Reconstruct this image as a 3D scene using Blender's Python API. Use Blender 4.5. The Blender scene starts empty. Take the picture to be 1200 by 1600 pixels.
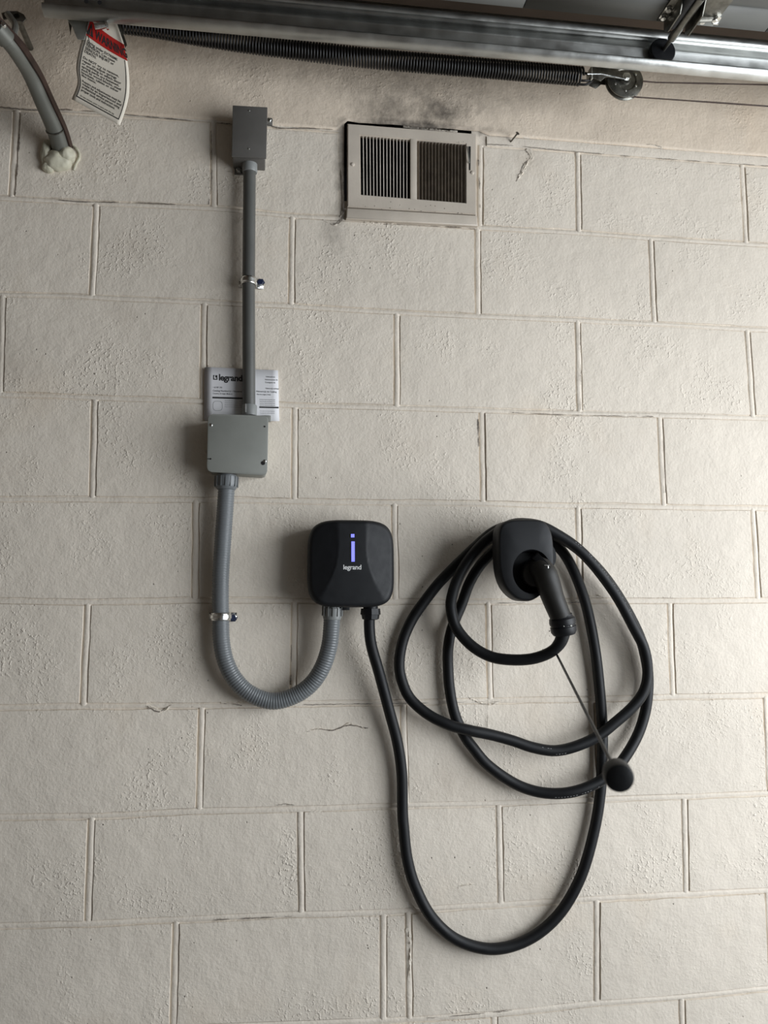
import bpy, bmesh, math, random
from mathutils import Vector, Matrix, noise
random.seed(7)
PI = math.pi
# ------------------------------------------------------------------ camera
ZO = 2.35                                   # height of the top block joint line above the floor
FPX = 1300.0
CAM = Vector((0.555677, -1.722256, -1.009648 + ZO))
YAW, PIT, ROL = 0.13501, 0.102113, 0.000457
cF = Vector((math.sin(YAW)*math.cos(PIT), math.cos(YAW)*math.cos(PIT), math.sin(PIT)))
cR0 = Vector((math.cos(YAW), -math.sin(YAW), 0)); cU0 = cR0.cross(cF)
cR = cR0*math.cos(ROL) + cU0*math.sin(ROL); cU = cU0*math.cos(ROL) - cR0*math.sin(ROL)
sc = bpy.context.scene
cd = bpy.data.cameras.new('camera'); co = bpy.data.objects.new('camera', cd); sc.collection.objects.link(co)
co.matrix_world = Matrix(((cR.x, cU.x, -cF.x, CAM.x), (cR.y, cU.y, -cF.y, CAM.y), (cR.z, cU.z, -cF.z, CAM.z), (0, 0, 0, 1)))
cd.sensor_fit = 'VERTICAL'; cd.sensor_height = 36; cd.lens = FPX/1600*36; cd.clip_start = 0.02
cd.dof.use_dof = True; cd.dof.focus_distance = 1.62; cd.dof.aperture_fstop = 5.0
sc.camera = co
# ------------------------------------------------------------------ world, light, exposure
w = bpy.data.worlds.new('world'); sc.world = w; w.use_nodes = True
w.node_tree.nodes['Background'].inputs[0].default_value = (0.62, 0.80, 1.0, 1)
w.node_tree.nodes['Background'].inputs[1].default_value = 0.9
def area(name, loc, rot, sx, sy, power, col):
    l = bpy.data.lights.new(name, 'AREA'); l.shape = 'RECTANGLE'; l.size = sx; l.size_y = sy; l.energy = power; l.color = col
    o = bpy.data.objects.new(name, l); sc.collection.objects.link(o); o.location = loc; o.rotation_euler = rot
    return o
# daylight coming in through the open garage doorway on the right
area('doorway_daylight', (2.72, -1.65, 1.38), (0, math.radians(90), 0), 1.8, 2.6, 92, (0.94, 0.97, 1.0))
sc.view_settings.view_transform = 'Standard'; sc.view_settings.look = 'None'
sc.view_settings.gamma = 1; sc.view_settings.use_curve_mapping = False
sc.view_settings.exposure = 0.0

# ------------------------------------------------------------------ helpers
COL = sc.collection
def pt(x, y, Y):
    """a point on the vertical plane at depth Y (the wall is Y=0), measured from the photograph"""
    d = cF + cR*((x-600)/FPX) - cU*((y-800)/FPX)
    return CAM + d*((Y-CAM.y)/d.y)
def tag(o, label=None, cat=None, group=None, kind=None):
    if label: o['label'] = label
    if cat: o['category'] = cat
    if group: o['group'] = group
    if kind: o['kind'] = kind
    return o
def empty(name, loc, label, cat, group=None):
    o = bpy.data.objects.new(name, None); COL.objects.link(o); o.location = loc
    return tag(o, label, cat, group)
def obj(name, bm, mat, parent=None, smooth=35):
    me = bpy.data.meshes.new(name); bm.to_mesh(me); bm.free()
    if smooth:
        for p in me.polygons: p.use_smooth = True
        me.set_sharp_from_angle(angle=math.radians(smooth))
    me.materials.append(mat)
    return link(name, me, parent)
def link(name, me, parent=None):
    o = bpy.data.objects.new(name, me); COL.objects.link(o)
    if parent is not None:
        bpy.context.view_layer.update()
        o.parent = parent; o.matrix_parent_inverse = parent.matrix_world.inverted()
    return o
def bx(bm, lo, hi, bev=0, seg=2, M=None):
    r = bmesh.ops.create_cube(bm, size=1.0)
    vs = r['verts']; lo = Vector(lo); hi = Vector(hi); c = (lo+hi)/2; s = hi-lo
    for v in vs: v.co = Vector((v.co.x*s.x, v.co.y*s.y, v.co.z*s.z)) + c
    if bev:
        es = list({e for v in vs for e in v.link_edges})
        r = bmesh.ops.bevel(bm, geom=es, offset=bev, segments=seg, profile=.5, affect='EDGES')
        vs = list({v for f in r['faces'] for v in f.verts} | {v for v in vs if v.is_valid})
    if M: bmesh.ops.transform(bm, matrix=M, verts=[v for v in vs if v.is_valid])
    return vs
def frame(d):
    d = d.normalized(); a = Vector((0, 0, 1)) if abs(d.z) < .9 else Vector((1, 0, 0))
    u = d.cross(a).normalized(); return u, d.cross(u).normalized()
def lathe(bm, p0, axis, prof, n=24, caps=True, sides=None):
    """prof = [(distance along axis, radius)]"""
    u, v = frame(axis); axis = axis.normalized(); rings = []
    for t, r in prof:
        rings.append([bm.verts.new(p0 + axis*t + (u*math.cos(2*PI*i/n) + v*math.sin(2*PI*i/n))*r) for i in range(n)])
    for a, b in zip(rings, rings[1:]):
        for i in range(n): bm.faces.new((a[i], a[(i+1) % n], b[(i+1) % n], b[i]))
    if caps: bm.faces.new(rings[0][::-1]); bm.faces.new(rings[-1])
def cat(P, n):
    """catmull-rom resampling"""
    out = []; Q = [P[0]*2-P[1]] + list(P) + [P[-1]*2-P[-2]]
    for i in range(1, len(Q)-2):
        a, b, c, d = Q[i-1:i+3]
        for k in range(n):
            t = k/n
            out.append(.5*((2*b)+(c-a)*t+(2*a-5*b+4*c-d)*t*t+(3*b-a-3*c+d)*t**3))
    out.append(Q[-2].copy()); return out
def even(P, step):
    L = [0]
    for a, b in zip(P, P[1:]): L.append(L[-1]+(b-a).length)
    n = max(2, int(L[-1]/step)); out = []; j = 0
    for i in range(n+1):
        s = L[-1]*i/n
        while j < len(L)-2 and L[j+1] < s: j += 1
        t = (s-L[j])/max(1e-9, L[j+1]-L[j]); out.append(P[j].lerp(P[j+1], min(1, max(0, t))))
    return out
def sweep(bm, P, r, n=12, caps=True):
    """tube along P; r number or function(index, arc length)"""
    T = [(P[min(i+1, len(P)-1)]-P[max(i-1, 0)]).normalized() for i in range(len(P))]
    u, v = frame(T[0]); rings = []; s = 0
    for i, p in enumerate(P):
        if i: s += (p-P[i-1]).length
        u = (u - T[i]*u.dot(T[i])).normalized(); v = T[i].cross(u)
        rr = r(i, s) if callable(r) else r
        rings.append([bm.verts.new(p + (u*math.cos(2*PI*k/n)+v*math.sin(2*PI*k/n))*rr) for k in range(n)])
    for a, b in zip(rings, rings[1:]):
        for k in range(n): bm.faces.new((a[k], a[(k+1) % n], b[(k+1) % n], b[k]))
    if caps: bm.faces.new(rings[0][::-1]); bm.faces.new(rings[-1])
def prism(bm, pts, vec, bev=0, seg=2):
    a = [bm.verts.new(p) for p in pts]; b = [bm.verts.new(p+vec) for p in pts]; n = len(a); fs = []
    fs.append(bm.faces.new(a)); fs.append(bm.faces.new(b[::-1]))
    for i in range(n): fs.append(bm.faces.new((a[i], b[i], b[(i+1) % n], a[(i+1) % n])))
    bmesh.ops.recalc_face_normals(bm, faces=fs)
    if bev:
        es = list({e for f in fs[:2] for e in f.edges})
        bmesh.ops.bevel(bm, geom=es, offset=bev, segments=seg, profile=.5, affect='EDGES')
def screw(bm, p, r=.004, h=.003, d=Vector((0, -1, 0))):
    lathe(bm, p, d, [(0, r), (h*.5, r), (h*.85, r*.8), (h, r*.35)], 14)
def hexbolt(bm, p, r, h, d=Vector((0, -1, 0))):
    lathe(bm, p, d, [(0, r*1.35), (h*.15, r*1.35), (h*.16, r), (h*.85, r), (h, r*.85)], 6)

# ------------------------------------------------------------------ materials
def nt(name):
    m = bpy.data.materials.new(name); m.use_nodes = True
    t = m.node_tree; return m, t, t.nodes['Principled BSDF']
def N(t, typ, ins=None, **kw):
    n = t.nodes.new(typ)
    for k, v in kw.items(): setattr(n, k, v)
    for k, v in (ins or {}).items():
        if isinstance(v, bpy.types.NodeSocket): t.links.new(v, n.inputs[k])
        else: n.inputs[k].default_value = v
    return n
def simple(name, col, rough=.5, metal=0, var=.08, scale=40, bump=0, bscale=300, spec=None, rvar=.1):
    m, t, b = nt(name)
    tc = N(t, 'ShaderNodeTexCoord')
    no = N(t, 'ShaderNodeTexNoise', {'Vector': tc.outputs['Object'], 'Scale': scale, 'Detail': 4})
    mr = N(t, 'ShaderNodeMapRange', {'Value': no.outputs[0], 'From Min': .3, 'From Max': .7, 'To Min': 1-var, 'To Max': 1+var})
    mx = N(t, 'ShaderNodeVectorMath', {0: col, 1: mr.outputs[0]}, operation='MULTIPLY')
    t.links.new(mx.outputs[0], b.inputs['Base Color'])
    r2 = N(t, 'ShaderNodeMapRange', {'Value': no.outputs[0], 'From Min': .3, 'From Max': .7, 'To Min': rough-rvar/2, 'To Max': rough+rvar/2})
    t.links.new(r2.outputs[0], b.inputs['Roughness'])
    b.inputs['Metallic'].default_value = metal
    if spec is not None: b.inputs['Specular IOR Level'].default_value = spec
    if bump:
        n2 = N(t, 'ShaderNodeTexNoise', {'Vector': tc.outputs['Object'], 'Scale': bscale, 'Detail': 2})
        bu = N(t, 'ShaderNodeBump', {'Height': n2.outputs[0], 'Strength': bump, 'Distance': .001})
        t.links.new(bu.outputs[0], b.inputs['Normal'])
    return m
def wall_paint(name, col, pit=1.0, stains=(), grime=()):
    m, t, b = nt(name)
    geo = N(t, 'ShaderNodeNewGeometry'); P = geo.outputs['Position']
    def nz(scale, detail=4, rough=.5, stretch=None):
        v = P
        if stretch: v = N(t, 'ShaderNodeVectorMath', {0: P, 1: stretch}, operation='MULTIPLY').outputs[0]
        return N(t, 'ShaderNodeTexNoise', {'Vector': v, 'Scale': scale, 'Detail': detail, 'Roughness': rough}).outputs[0]
    def mr(v, a, c, lo=0., hi=1.): return N(t, 'ShaderNodeMapRange', {'Value': v, 'From Min': a, 'From Max': c, 'To Min': lo, 'To Max': hi}).outputs[0]
    def mul(a, c, op='MULTIPLY'): return N(t, 'ShaderNodeMath', {0: a, 1: c}, operation=op).outputs[0]
    big = mr(nz(2.2, 3), .35, .65, .93, 1.05)
    fine = mr(nz(60, 3), .3, .7, .98, 1.02)
    c = N(t, 'ShaderNodeVectorMath', {0: col, 1: mul(big, fine)}, operation='MULTIPLY').outputs[0]
    tone = mr(nz(5, 3), .58, .78, 0, .22)
    c = N(t, 'ShaderNodeMixRGB', {'Fac': tone, 'Color1': c, 'Color2': (col[0]*.92, col[1]*.80, col[2]*.66, 1)}).outputs[0]
    # pinholes: little dark pits gathered in clusters
    vo = N(t, 'ShaderNodeTexVoronoi', {'Vector': P, 'Scale': 62.0, 'Randomness': 1.0}, feature='F1')
    cl = mr(nz(7, 2), .50, .66)
    wh = N(t, 'ShaderNodeSeparateColor', {0: vo.outputs['Color']})
    pin = mul(mul(mr(vo.outputs['Distance'], .05, .13, 1, 0), mr(wh.outputs[0], .86, .88)), mr(nz(6, 2), .45, .6))
    pin = mul(pin, pit)
    c = N(t, 'ShaderNodeMixRGB', {'Fac': mul(pin, .75), 'Color1': c, 'Color2': (.10, .08, .06, 1)}).outputs[0]
    for (sx, sz, rx, rz, s) in stains:  # soot smudges and painted gap shade, with a ragged outline
        d = N(t, 'ShaderNodeVectorMath', {0: P, 1: (sx, 0, sz)}, operation='SUBTRACT').outputs[0]
        d = N(t, 'ShaderNodeVectorMath', {0: d, 1: (1/rx, 0, 1/rz)}, operation='MULTIPLY').outputs[0]
        L = N(t, 'ShaderNodeVectorMath', {0: d}, operation='LENGTH').outputs['Value']
        L = mul(L, mr(nz(14, 4, .6), .3, .7, -.45, .45), 'ADD')
        k = mul(mr(L, .15, 1.1, 1, 0), mr(nz(45, 4, .65), .3, .65, .45, 1))
        c = N(t, 'ShaderNodeMixRGB', {'Fac': mul(k, s), 'Color1': c, 'Color2': (.10, .085, .07, 1)}).outputs[0]
    for (sx, sz, rx, rz, s) in grime:              # brown grime and scuffs with a soft outline
        d = N(t, 'ShaderNodeVectorMath', {0: P, 1: (sx, 0, sz)}, operation='SUBTRACT').outputs[0]
        d = N(t, 'ShaderNodeVectorMath', {0: d, 1: (1/rx, 0, 1/rz)}, operation='MULTIPLY').outputs[0]
        L = N(t, 'ShaderNodeVectorMath', {0: d}, operation='LENGTH').outputs['Value']
        k = mul(mr(L, .1, 1.1, 1, 0), mr(nz(30, 4, .65), .3, .7, .2, 1))
        c = N(t, 'ShaderNodeMixRGB', {'Fac': mul(k, s), 'Color1': c, 'Color2': (.34, .25, .17, 1)}).outputs[0]
    t.links.new(c, b.inputs['Base Color'])
    b.inputs['Roughness'].default_value = .62; b.inputs['Specular IOR Level'].default_value = .3
    # relief: paint stipple, clustered blobs, pits
    n1 = mul(nz(170, 3, .65), .75)
    n2 = mul(mul(mr(nz(150, 1), .56, .70), cl), .85*pit)
    n2 = mul(n2, mul(mul(mr(nz(85, 2, .7), .60, .72), cl), .45*pit), 'ADD')
    n3 = mul(mr(nz(24, 3), .3, .7), .8)
    h = mul(mul(n1, n2, 'ADD'), n3, 'ADD'); h = mul(h, mul(pin, -1.6), 'ADD')
    bu = N(t, 'ShaderNodeBump', {'Height': h, 'Strength': .55, 'Distance': .0024})
    t.links.new(bu.outputs[0], b.inputs['Normal'])
    return m
WC = (.785, .706, .60)
def wz(x, y): p = pt(x, y, 0); return p.x, p.z
def st(x, y, rx, ry, s): X, Z = wz(x, y); return (X, Z, rx*.00135, ry*.00135, s)
SOOT_AND_GAP_SHADE = [st(700, 176, 55, 42, .8), st(610, 178, 80, 34, .6), st(655, 140, 210, 60, .5), st(536, 260, 14, 90, .8), st(650, 196, 130, 9, .95), st(748, 290, 5, 75, .6),  # soot plume; narrow strips paint soot and gap shadow around the vent frame
          st(517, 372, 22, 50, .40)]
GRIME = [st(520, 480, 30, 60, .1), st(640, 690, 60, 45, .16), st(190, 490, 35, 30, .2), st(207, 385, 30, 30, .22), st(25, 575, 40, 40, .2), st(825, 250, 28, 30, .3),
         st(710, 1225, 90, 55, .25), st(25, 735, 50, 40, .15), st(300, 130, 60, 60, .15)]
M_wall = wall_paint('painted_block', WC, 1.0, SOOT_AND_GAP_SHADE, GRIME)
M_mortar = wall_paint('painted_mortar', (.78, .70, .595), .25, SOOT_AND_GAP_SHADE[2:5], ())
M_beam = wall_paint('painted_beam', (.775, .66, .53), .5, SOOT_AND_GAP_SHADE, GRIME)
M_plain = wall_paint('painted_plain', (.13, .108, .088), .3)
M_groove = simple('dusty_gap', (.20, .17, .14), .9, var=.4, scale=60)
M_wood = simple('brown_wood_ceiling', (.085, .062, .045), .7, var=.25, scale=6)
M_floor = simple('concrete_floor', (.11, .105, .10), .8, var=.2, scale=3, bump=.3)
M_galv = simple('galvanised_steel', (.66, .67, .65), .44, .95, .13, 28, .15, 200, rvar=.18)
M_galvd = simple('dull_galvanised', (.42, .42, .38), .45, .85, .2, 30, .2)
M_oily = simple('oily_steel', (.17, .165, .145), .32, .9, .35, 60, .3)
M_zinc = simple('zinc_plated', (.80, .80, .77), .22, 1, .12, 80, .2)
M_black = simple('black_plastic', (.006, .0065, .008), .45, 0, .1, 60, .08, 900, spec=.35)
M_blackm = simple('matt_black_plastic', (.008, .0088, .0105), .52, 0, .1, 60, .2, 1400, spec=.35)
M_gun = simple('worn_black_plastic', (.013, .012, .010), .5, 0, .2, 40, .2, 900, spec=.35)
M_rub = simple('black_rubber', (.007, .0075, .0085), .5, 0, .15, 30, .12, 700, spec=.3)
M_spr = simple('black_spring_steel', (.008, .007, .0065), .42, 0, .25, 30, spec=.4)
M_boxd = simple('dark_grey_box', (.115, .108, .098), .55, 0, .06, 30, .15, 1200)
M_pvc = simple('grey_pvc', (.098, .098, .09), .42, 0, .06, 20)
M_pvcl = simple('light_grey_pvc', (.235, .242, .235), .4, 0, .06, 20)
M_lbox = simple('grey_green_box', (.255, .26, .235), .5, 0, .05, 25, .15, 1000)
M_flex = simple('grey_flex', (.155, .165, .17), .36, 0, .05, 20)
M_paper = simple('white_paper', (.80, .79, .80), .75, 0, .03, 20)
M_ink = simple('black_ink', (.03, .03, .03), .7)
M_inkg = simple('grey_ink', (.30, .30, .30), .7)
M_tagp = simple('cream_tag', (.88, .80, .67), .6, 0, .04, 20)
M_red = simple('red_ink', (.52, .02, .015), .6)
M_white = simple('white_print', (.80, .80, .78), .5)
M_vent = simple('painted_vent', (.60, .53, .445), .5, 0, .1, 14, .2, 200)
M_slat2 = simple('brown_slat', (.17, .135, .10), .6, 0, .25, 60)  # darker brown for the right-hand louvre bank
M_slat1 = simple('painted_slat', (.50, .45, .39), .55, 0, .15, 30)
M_dark = simple('dark_cavity', (.012, .010, .009), .9)
M_foam = simple('spray_foam', (.56, .53, .41), .55, 0, .12, 40, .5, 120)
M_rust = simple('rusty_strip', (.045, .025, .018), .6, .3, .4, 40)
M_tube = simple('grey_tube', (.15, .15, .13), .45, .3, .1, 20)
M_door = simple('grey_door_skin', (.12, .12, .11), .6, 0, .05, 10)
M_blue = simple('blue_bolt', (.010, .018, .05), .4, 0)
M_conc = simple('rough_plaster', (.55, .50, .43), .8, 0, .2, 60, .5, 250)
def emit(name, col, s):
    m, t, b = nt(name); b.inputs['Base Color'].default_value = (*col, 1)
    b.inputs['Emission Color'].default_value = (*col, 1); b.inputs['Emission Strength'].default_value = s
    return m
M_led = emit('blue_led', (.20, .21, .86), 1.0)

def text_on(name, body, fn, mat, parent, size=1, align='LEFT', bold=0, spacing=1, sub=0):
    """lettering as a mesh; fn maps (x, y) in text units to a point"""
    cu = bpy.data.curves.new(name, 'FONT'); cu.body = body; cu.size = size; cu.align_x = align
    cu.offset = bold; cu.space_character = spacing; cu.resolution_u = 3; cu.space_line = 1.0
    o = bpy.data.objects.new(name, cu); COL.objects.link(o)
    dg = bpy.context.evaluated_depsgraph_get(); me = bpy.data.meshes.new_from_object(o.evaluated_get(dg))
    COL.objects.unlink(o); bpy.data.objects.remove(o)
    for v in me.vertices: v.co = fn(v.co.x, v.co.y)
    me.materials.clear(); me.materials.append(mat); me.name = name
    return link(name, me, parent)

# ------------------------------------------------------------------ setting: the block wall
XL, XR, ZC = -1.30, 2.62, 2.62
HJ = [  # horizontal joints read off the photograph
 [(28, 171), (150, 178), (330, 190), (450, 200), (600, 211), (750, 226), (905, 237), (1165, 257)],
 [(20, 310), (150, 317), (335, 325), (457, 337), (620, 346), (748, 355), (905, 363), (1020, 372), (1165, 381)],
 [(3, 460), (100, 462), (318, 472), (457, 478), (620, 488), (750, 494), (905, 500), (1020, 506), (1170, 514)],
 [(0, 616), (145, 621), (300, 626), (460, 633), (620, 637), (750, 641), (905, 646), (1030, 649), (1190, 653)],
 [(0, 780), (145, 780), (310, 781), (460, 783), (610, 785), (750, 787), (905, 790), (1030, 792), (1180, 794)],
 [(0, 939), (130, 941), (300, 938), (460, 938), (620, 940), (765, 940), (920, 939), (1045, 939), (1190, 938)],
 [(0, 1106), (130, 1104), (313, 1103), (460, 1100), (620, 1098), (760, 1095), (905, 1093), (1050, 1089), (1190, 1087)],
 [(0, 1277), (140, 1276), (300, 1268), (470, 1265), (600, 1260), (780, 1256), (950, 1249), (1070, 1245), (1190, 1240)],
 [(0, 1447), (135, 1444), (275, 1438), (460, 1430), (600, 1427), (720, 1418), (935, 1405), (1070, 1398), (1190, 1392)],
 [(0, 1617), (300, 1607), (600, 1596), (770, 1586), (935, 1568), (1070, 1559), (1190, 1546)]]
HW = [[tuple(wz(*p)) for p in row] for row in HJ]
def zj(k, X):
    if k > 9: return sum(p[1] for p in HW[9])/len(HW[9]) - .2032*(k-9)
    R = HW[k]
    if X <= R[0][0]: return R[0][1]
    if X >= R[-1][0]: return R[-1][1]
    for a, b in zip(R, R[1:]):
        if X <= b[0]: return a[1]+(b[1]-a[1])*(X-a[0])/(b[0]-a[0])
VJ = [  # vertical joints: x and y at top, x and y at bottom
 [(26, 172, 18, 302), (333, 195, 334, 318), (533, 206, 534, 340), (751, 226, 750, 352), (903, 238, 905, 360), (1160, 258, 1166, 377)],
 [(150, 320, 144, 455), (457, 340, 455, 473), (746, 358, 747, 490), (1017, 373, 1023, 505)],
 [(4, 463, 0, 615), (319, 475, 317, 620), (620, 492, 620, 632), (903, 503, 906, 642), (1168, 515, 1177, 648)],
 [(148, 625, 144, 775), (461, 636, 460, 780), (753, 643, 755, 785), (1031, 652, 1038, 788)],
 [(306, 785, 304, 935), (616, 790, 618, 937), (904, 793, 907, 935), (1177, 797, 1185, 934)],
 [(137, 945, 130, 1100), (460, 942, 458, 1095), (763, 943, 766, 1092), (1047, 942, 1052, 1085)],
 [(315, 1107, 311, 1263), (630, 1103, 634, 1255), (925, 1097, 930, 1245), (1197, 1090, 1203, 1238)],
 [(143, 1280, 137, 1440), (469, 1269, 471, 1425), (780, 1260, 783, 1410), (1070, 1249, 1073, 1392)],
 [(275, 1442, 271, 1600), (599, 1430, 599, 1590), (638, 1430, 640, 1586), (933, 1408, 933, 1563), (1200, 1395, 1207, 1542)],
 [(112, 1617, 110, 1790), (440, 1605, 440, 1780), (772, 1590, 773, 1755), (1066, 1562, 1070, 1730)]]
VW = [[(wz(a, b)[0], wz(c, d)[0]) for a, b, c, d in row] for row in VJ]
VW.append([(x+.2032, x+.2032) for x, _ in VW[9]]); VW.append([(x-.2032, x-.2032) for x, _ in VW[10]])
for row in VW:
    while row[0][0] > XL+.15: row.insert(0, (row[0][0]-.4064, row[0][0]-.4064))
    while row[-1][0] < XR-.15: row.append((row[-1][0]+.4064, row[-1][0]+.4064))
    row[0:0] = [(XL-.01, XL-.01)] if row[0][0] > XL else []
    row.append((XR+.01, XR+.01))
VX0, VX1 = wz(543, 260)[0], wz(746, 260)[0]
VZ0, VZ1 = wz(640, 328)[1], wz(640, 200)[1]
wall = link('wall_back', bpy.data.meshes.new('wall_back')); tag(wall, kind='structure')
bm = bmesh.new()                                        # backing with a hole for the vent duct
HX0, HX1, HZ0, HZ1 = VX0-.0075, VX1-.012, VZ0+.012, VZ1+.007
for lo, hi in (((XL, .0032, 0), (HX0, .2, ZC)), ((HX1, .0032, 0), (XR, .2, ZC)), ((HX0, .0032, 0), (HX1, .2, HZ0)), ((HX0, .0032, HZ1), (HX1, .2, ZC))):
    bx(bm, lo, hi)
bm.to_mesh(wall.data); bm.free(); wall.data.materials.append(M_mortar)
def wob(x, z, s, a): return noise.noise(Vector((x*s, 3.7, z*s)))*a
def block(row, j):
    (a0, a1), (b0, b1) = VW[row][j], VW[row][j+1]
    hw = .0060
    nx, nzv = (18, 9) if (b0-a0) > .1 else (6, 9)
    dep = random.uniform(-.0012, .0008); tilt = random.uniform(-.0008, .0008)
    def P(s, t, inset):
        xa = a0+(a1-a0)*t; xb = b0+(b1-b0)*t
        X = xa+hw+inset + (xb-xa-2*hw-2*inset)*s
        zt = zj(row, X)-.0048-inset; zb = zj(row+1, X)+.0048+inset
        return X, zt+(zb-zt)*t
    bm = bmesh.new(); G = {}
    for i in range(-1, nx+2):
        for k in range(-1, nzv+2):
            s = min(1, max(0, i/nx)); t = min(1, max(0, k/nzv))
            rim = i < 0 or k < 0 or i > nx or k > nzv
            X, Z = P(s, t, 0 if rim else .0022)
            edge = i in (-1, 0, nx, nx+1) or k in (-1, 0, nzv, nzv+1)
            if edge:
                X += wob(X, Z, 55, .0016)+wob(Z, X, 16, .0012); Z += wob(X+5, Z, 55, .0016)+wob(X+3, Z+7, 14, .0014)
            Y = .010 if rim else dep + tilt*(2*s-1) + wob(X, Z, 9, .0007) + (.0006 if edge else 0)
            G[i, k] = bm.verts.new((X, Y, Z))
    for i in range(-1, nx+1):
        for k in range(-1, nzv+1):
            bm.faces.new((G[i, k], G[i, k+1], G[i+1, k+1], G[i+1, k]))
    bmesh.ops.recalc_face_normals(bm, faces=bm.faces)
    if next(iter(bm.faces)).calc_center_median().y > 0 or True:
        c = bm.faces[:] ; mid = [f for f in c if abs(f.normal.y) > .9]
        if mid and mid[0].normal.y > 0: bmesh.ops.reverse_faces(bm, faces=bm.faces)
    return obj('concrete_block', bm, M_wall, wall, 50)
for row in range(12):
    for j in range(len(VW[row])-1):
        if row == 0 and VW[0][j][0] < VX0+.02 and VW[0][j+1][0] > VX1-.02: continue
        block(row, j)
    for j in range(1, len(VW[row])-1):                  # rounded vertical mortar beads
        if row == 0 and abs(VW[0][j][0]-VX0) < .04: continue
        a0, a1 = VW[row][j]; bm = bmesh.new(); r = .0064; n = 14; rows = []
        zt, zb = zj(row, a0)-.001, zj(row+1, a1)+.001
        for k in range(n+1):
            t = k/n; x = a0+(a1-a0)*t; z = zt+(zb-zt)*t
            x += wob(x, z, 18, .0012); rr = r*(1+wob(x, z, 40, .22))
            rows.append([bm.verts.new((x+rr*math.cos(q), .0034-math.sin(q)*(.0029+wob(x, z, 12, .0010)), z)) for q in [PI*i/6 for i in range(7)]])
        for a, b in zip(rows, rows[1:]):
            for i in range(6): bm.faces.new((a[i], a[i+1], b[i+1], b[i]))
        obj('mortar_joint', bm, M_mortar, wall, 60)
for k in range(0, 13):                                  # horizontal mortar joints, a narrow crack left open on one side
    bm = bmesh.new(); rows = []; n = 130
    for i in range(n+1):
        x = XL+(XR-XL)*i/n; z = zj(k, x) if k < 12 else .004
        wd = min(1, max(0, (x-.80)/.16))
        top = .0058 if k else .030; c = wob(x, k*3.1, 4, 1)
        y0 = .0008+wob(x, z, 7, .0014); g = .0008+max(0, wob(x, k*5.3, 5, .0075))
        if k: rows.append([bm.verts.new((x, yy, z+dz)) for dz, yy in ((top, y0+.002), (.003, y0), (0, y0-.0007), (-.0052+g*.55, y0+.0004), (-.0052+g, y0+.005))])
        else: rows.append([bm.verts.new((x, yy, z+dz)) for dz, yy in ((.0045+.018*wd, .004), (.0040+.017*wd, y0-.0012*wd), (.002+.008*wd, y0-.002*wd), (-.001, y0-.0006), (-.003+(g+.003)*.6, y0+.005))])
    for a, b in zip(rows, rows[1:]):
        for i in range(4): bm.faces.new((a[i], a[i+1], b[i+1], b[i]))
    if k == 0:                                          # the vent interrupts the top joint
        dele = [f for f in bm.faces if VX0-.01 < f.calc_center_median().x < VX1+.01]
        bmesh.ops.delete(bm, geom=dele, context='FACES')
    obj('mortar_joint', bm, M_mortar, wall, 60)
bm = bmesh.new(); G = {}; nx, nz_ = 160, 26              # rendered beam above the blocks
for i in range(nx+1):
    for k in range(nz_+1):
        x = XL+(XR-XL)*i/nx; zb = zj(0, x)+.0035+.020*min(1, max(0, (x-.80)/.16))+wob(x, 1, 30, .0012)
        if VX0-.004 < x < VX1+.004: zb = max(zb, VZ1+.0065+wob(x, 4, 25, .004))
        z = zb+(ZC-zb)*(k/nz_)**1.4
        y = wob(x, z, 5, .0035)+wob(x, z, 18, .0014)+(.004 if k == 0 else 0)
        G[i, k] = bm.verts.new((x, y-.001, z))
for i in range(nx):
    for k in range(nz_): bm.faces.new((G[i, k], G[i+1, k], G[i+1, k+1], G[i, k+1]))
obj('rendered_beam', bm, M_beam, wall, 60)

def smear(pts, wdt, amp, mat=None, seed=0, name='paint_smear'):
    """rough torn ridge of paint and mortar along a line of photograph points on the wall"""
    P = even(cat([pt(x, y, 0) for x, y in pts], 8), .0035); bm = bmesh.new(); rows = []
    for i, p in enumerate(P):
        e = min(1, i/3, (len(P)-1-i)/3); row = []
        d = (P[min(i+1, len(P)-1)]-P[max(i-1, 0)]).normalized(); s = Vector((d.z, 0, -d.x))
        ww = wdt*(.6+.8*abs(noise.noise(Vector((i*.31, seed, 0)))))
        for j in range(-3, 4):
            f = 1-abs(j)/3; h = amp*f*e*(.35+1.6*noise.noise(Vector((i*.55, j*.9, seed*3.3))))
            row.append(bm.verts.new(p+s*(j/3*ww)+Vector((0, .0008-(max(0, h)+.0002 if f else 0), 0))))
        rows.append(row)
    for a, b in zip(rows, rows[1:]):
        for j in range(6): bm.faces.new((a[j], a[j+1], b[j+1], b[j]))
    o = obj(name, bm, mat or M_wall, wall, 25); return o
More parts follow.
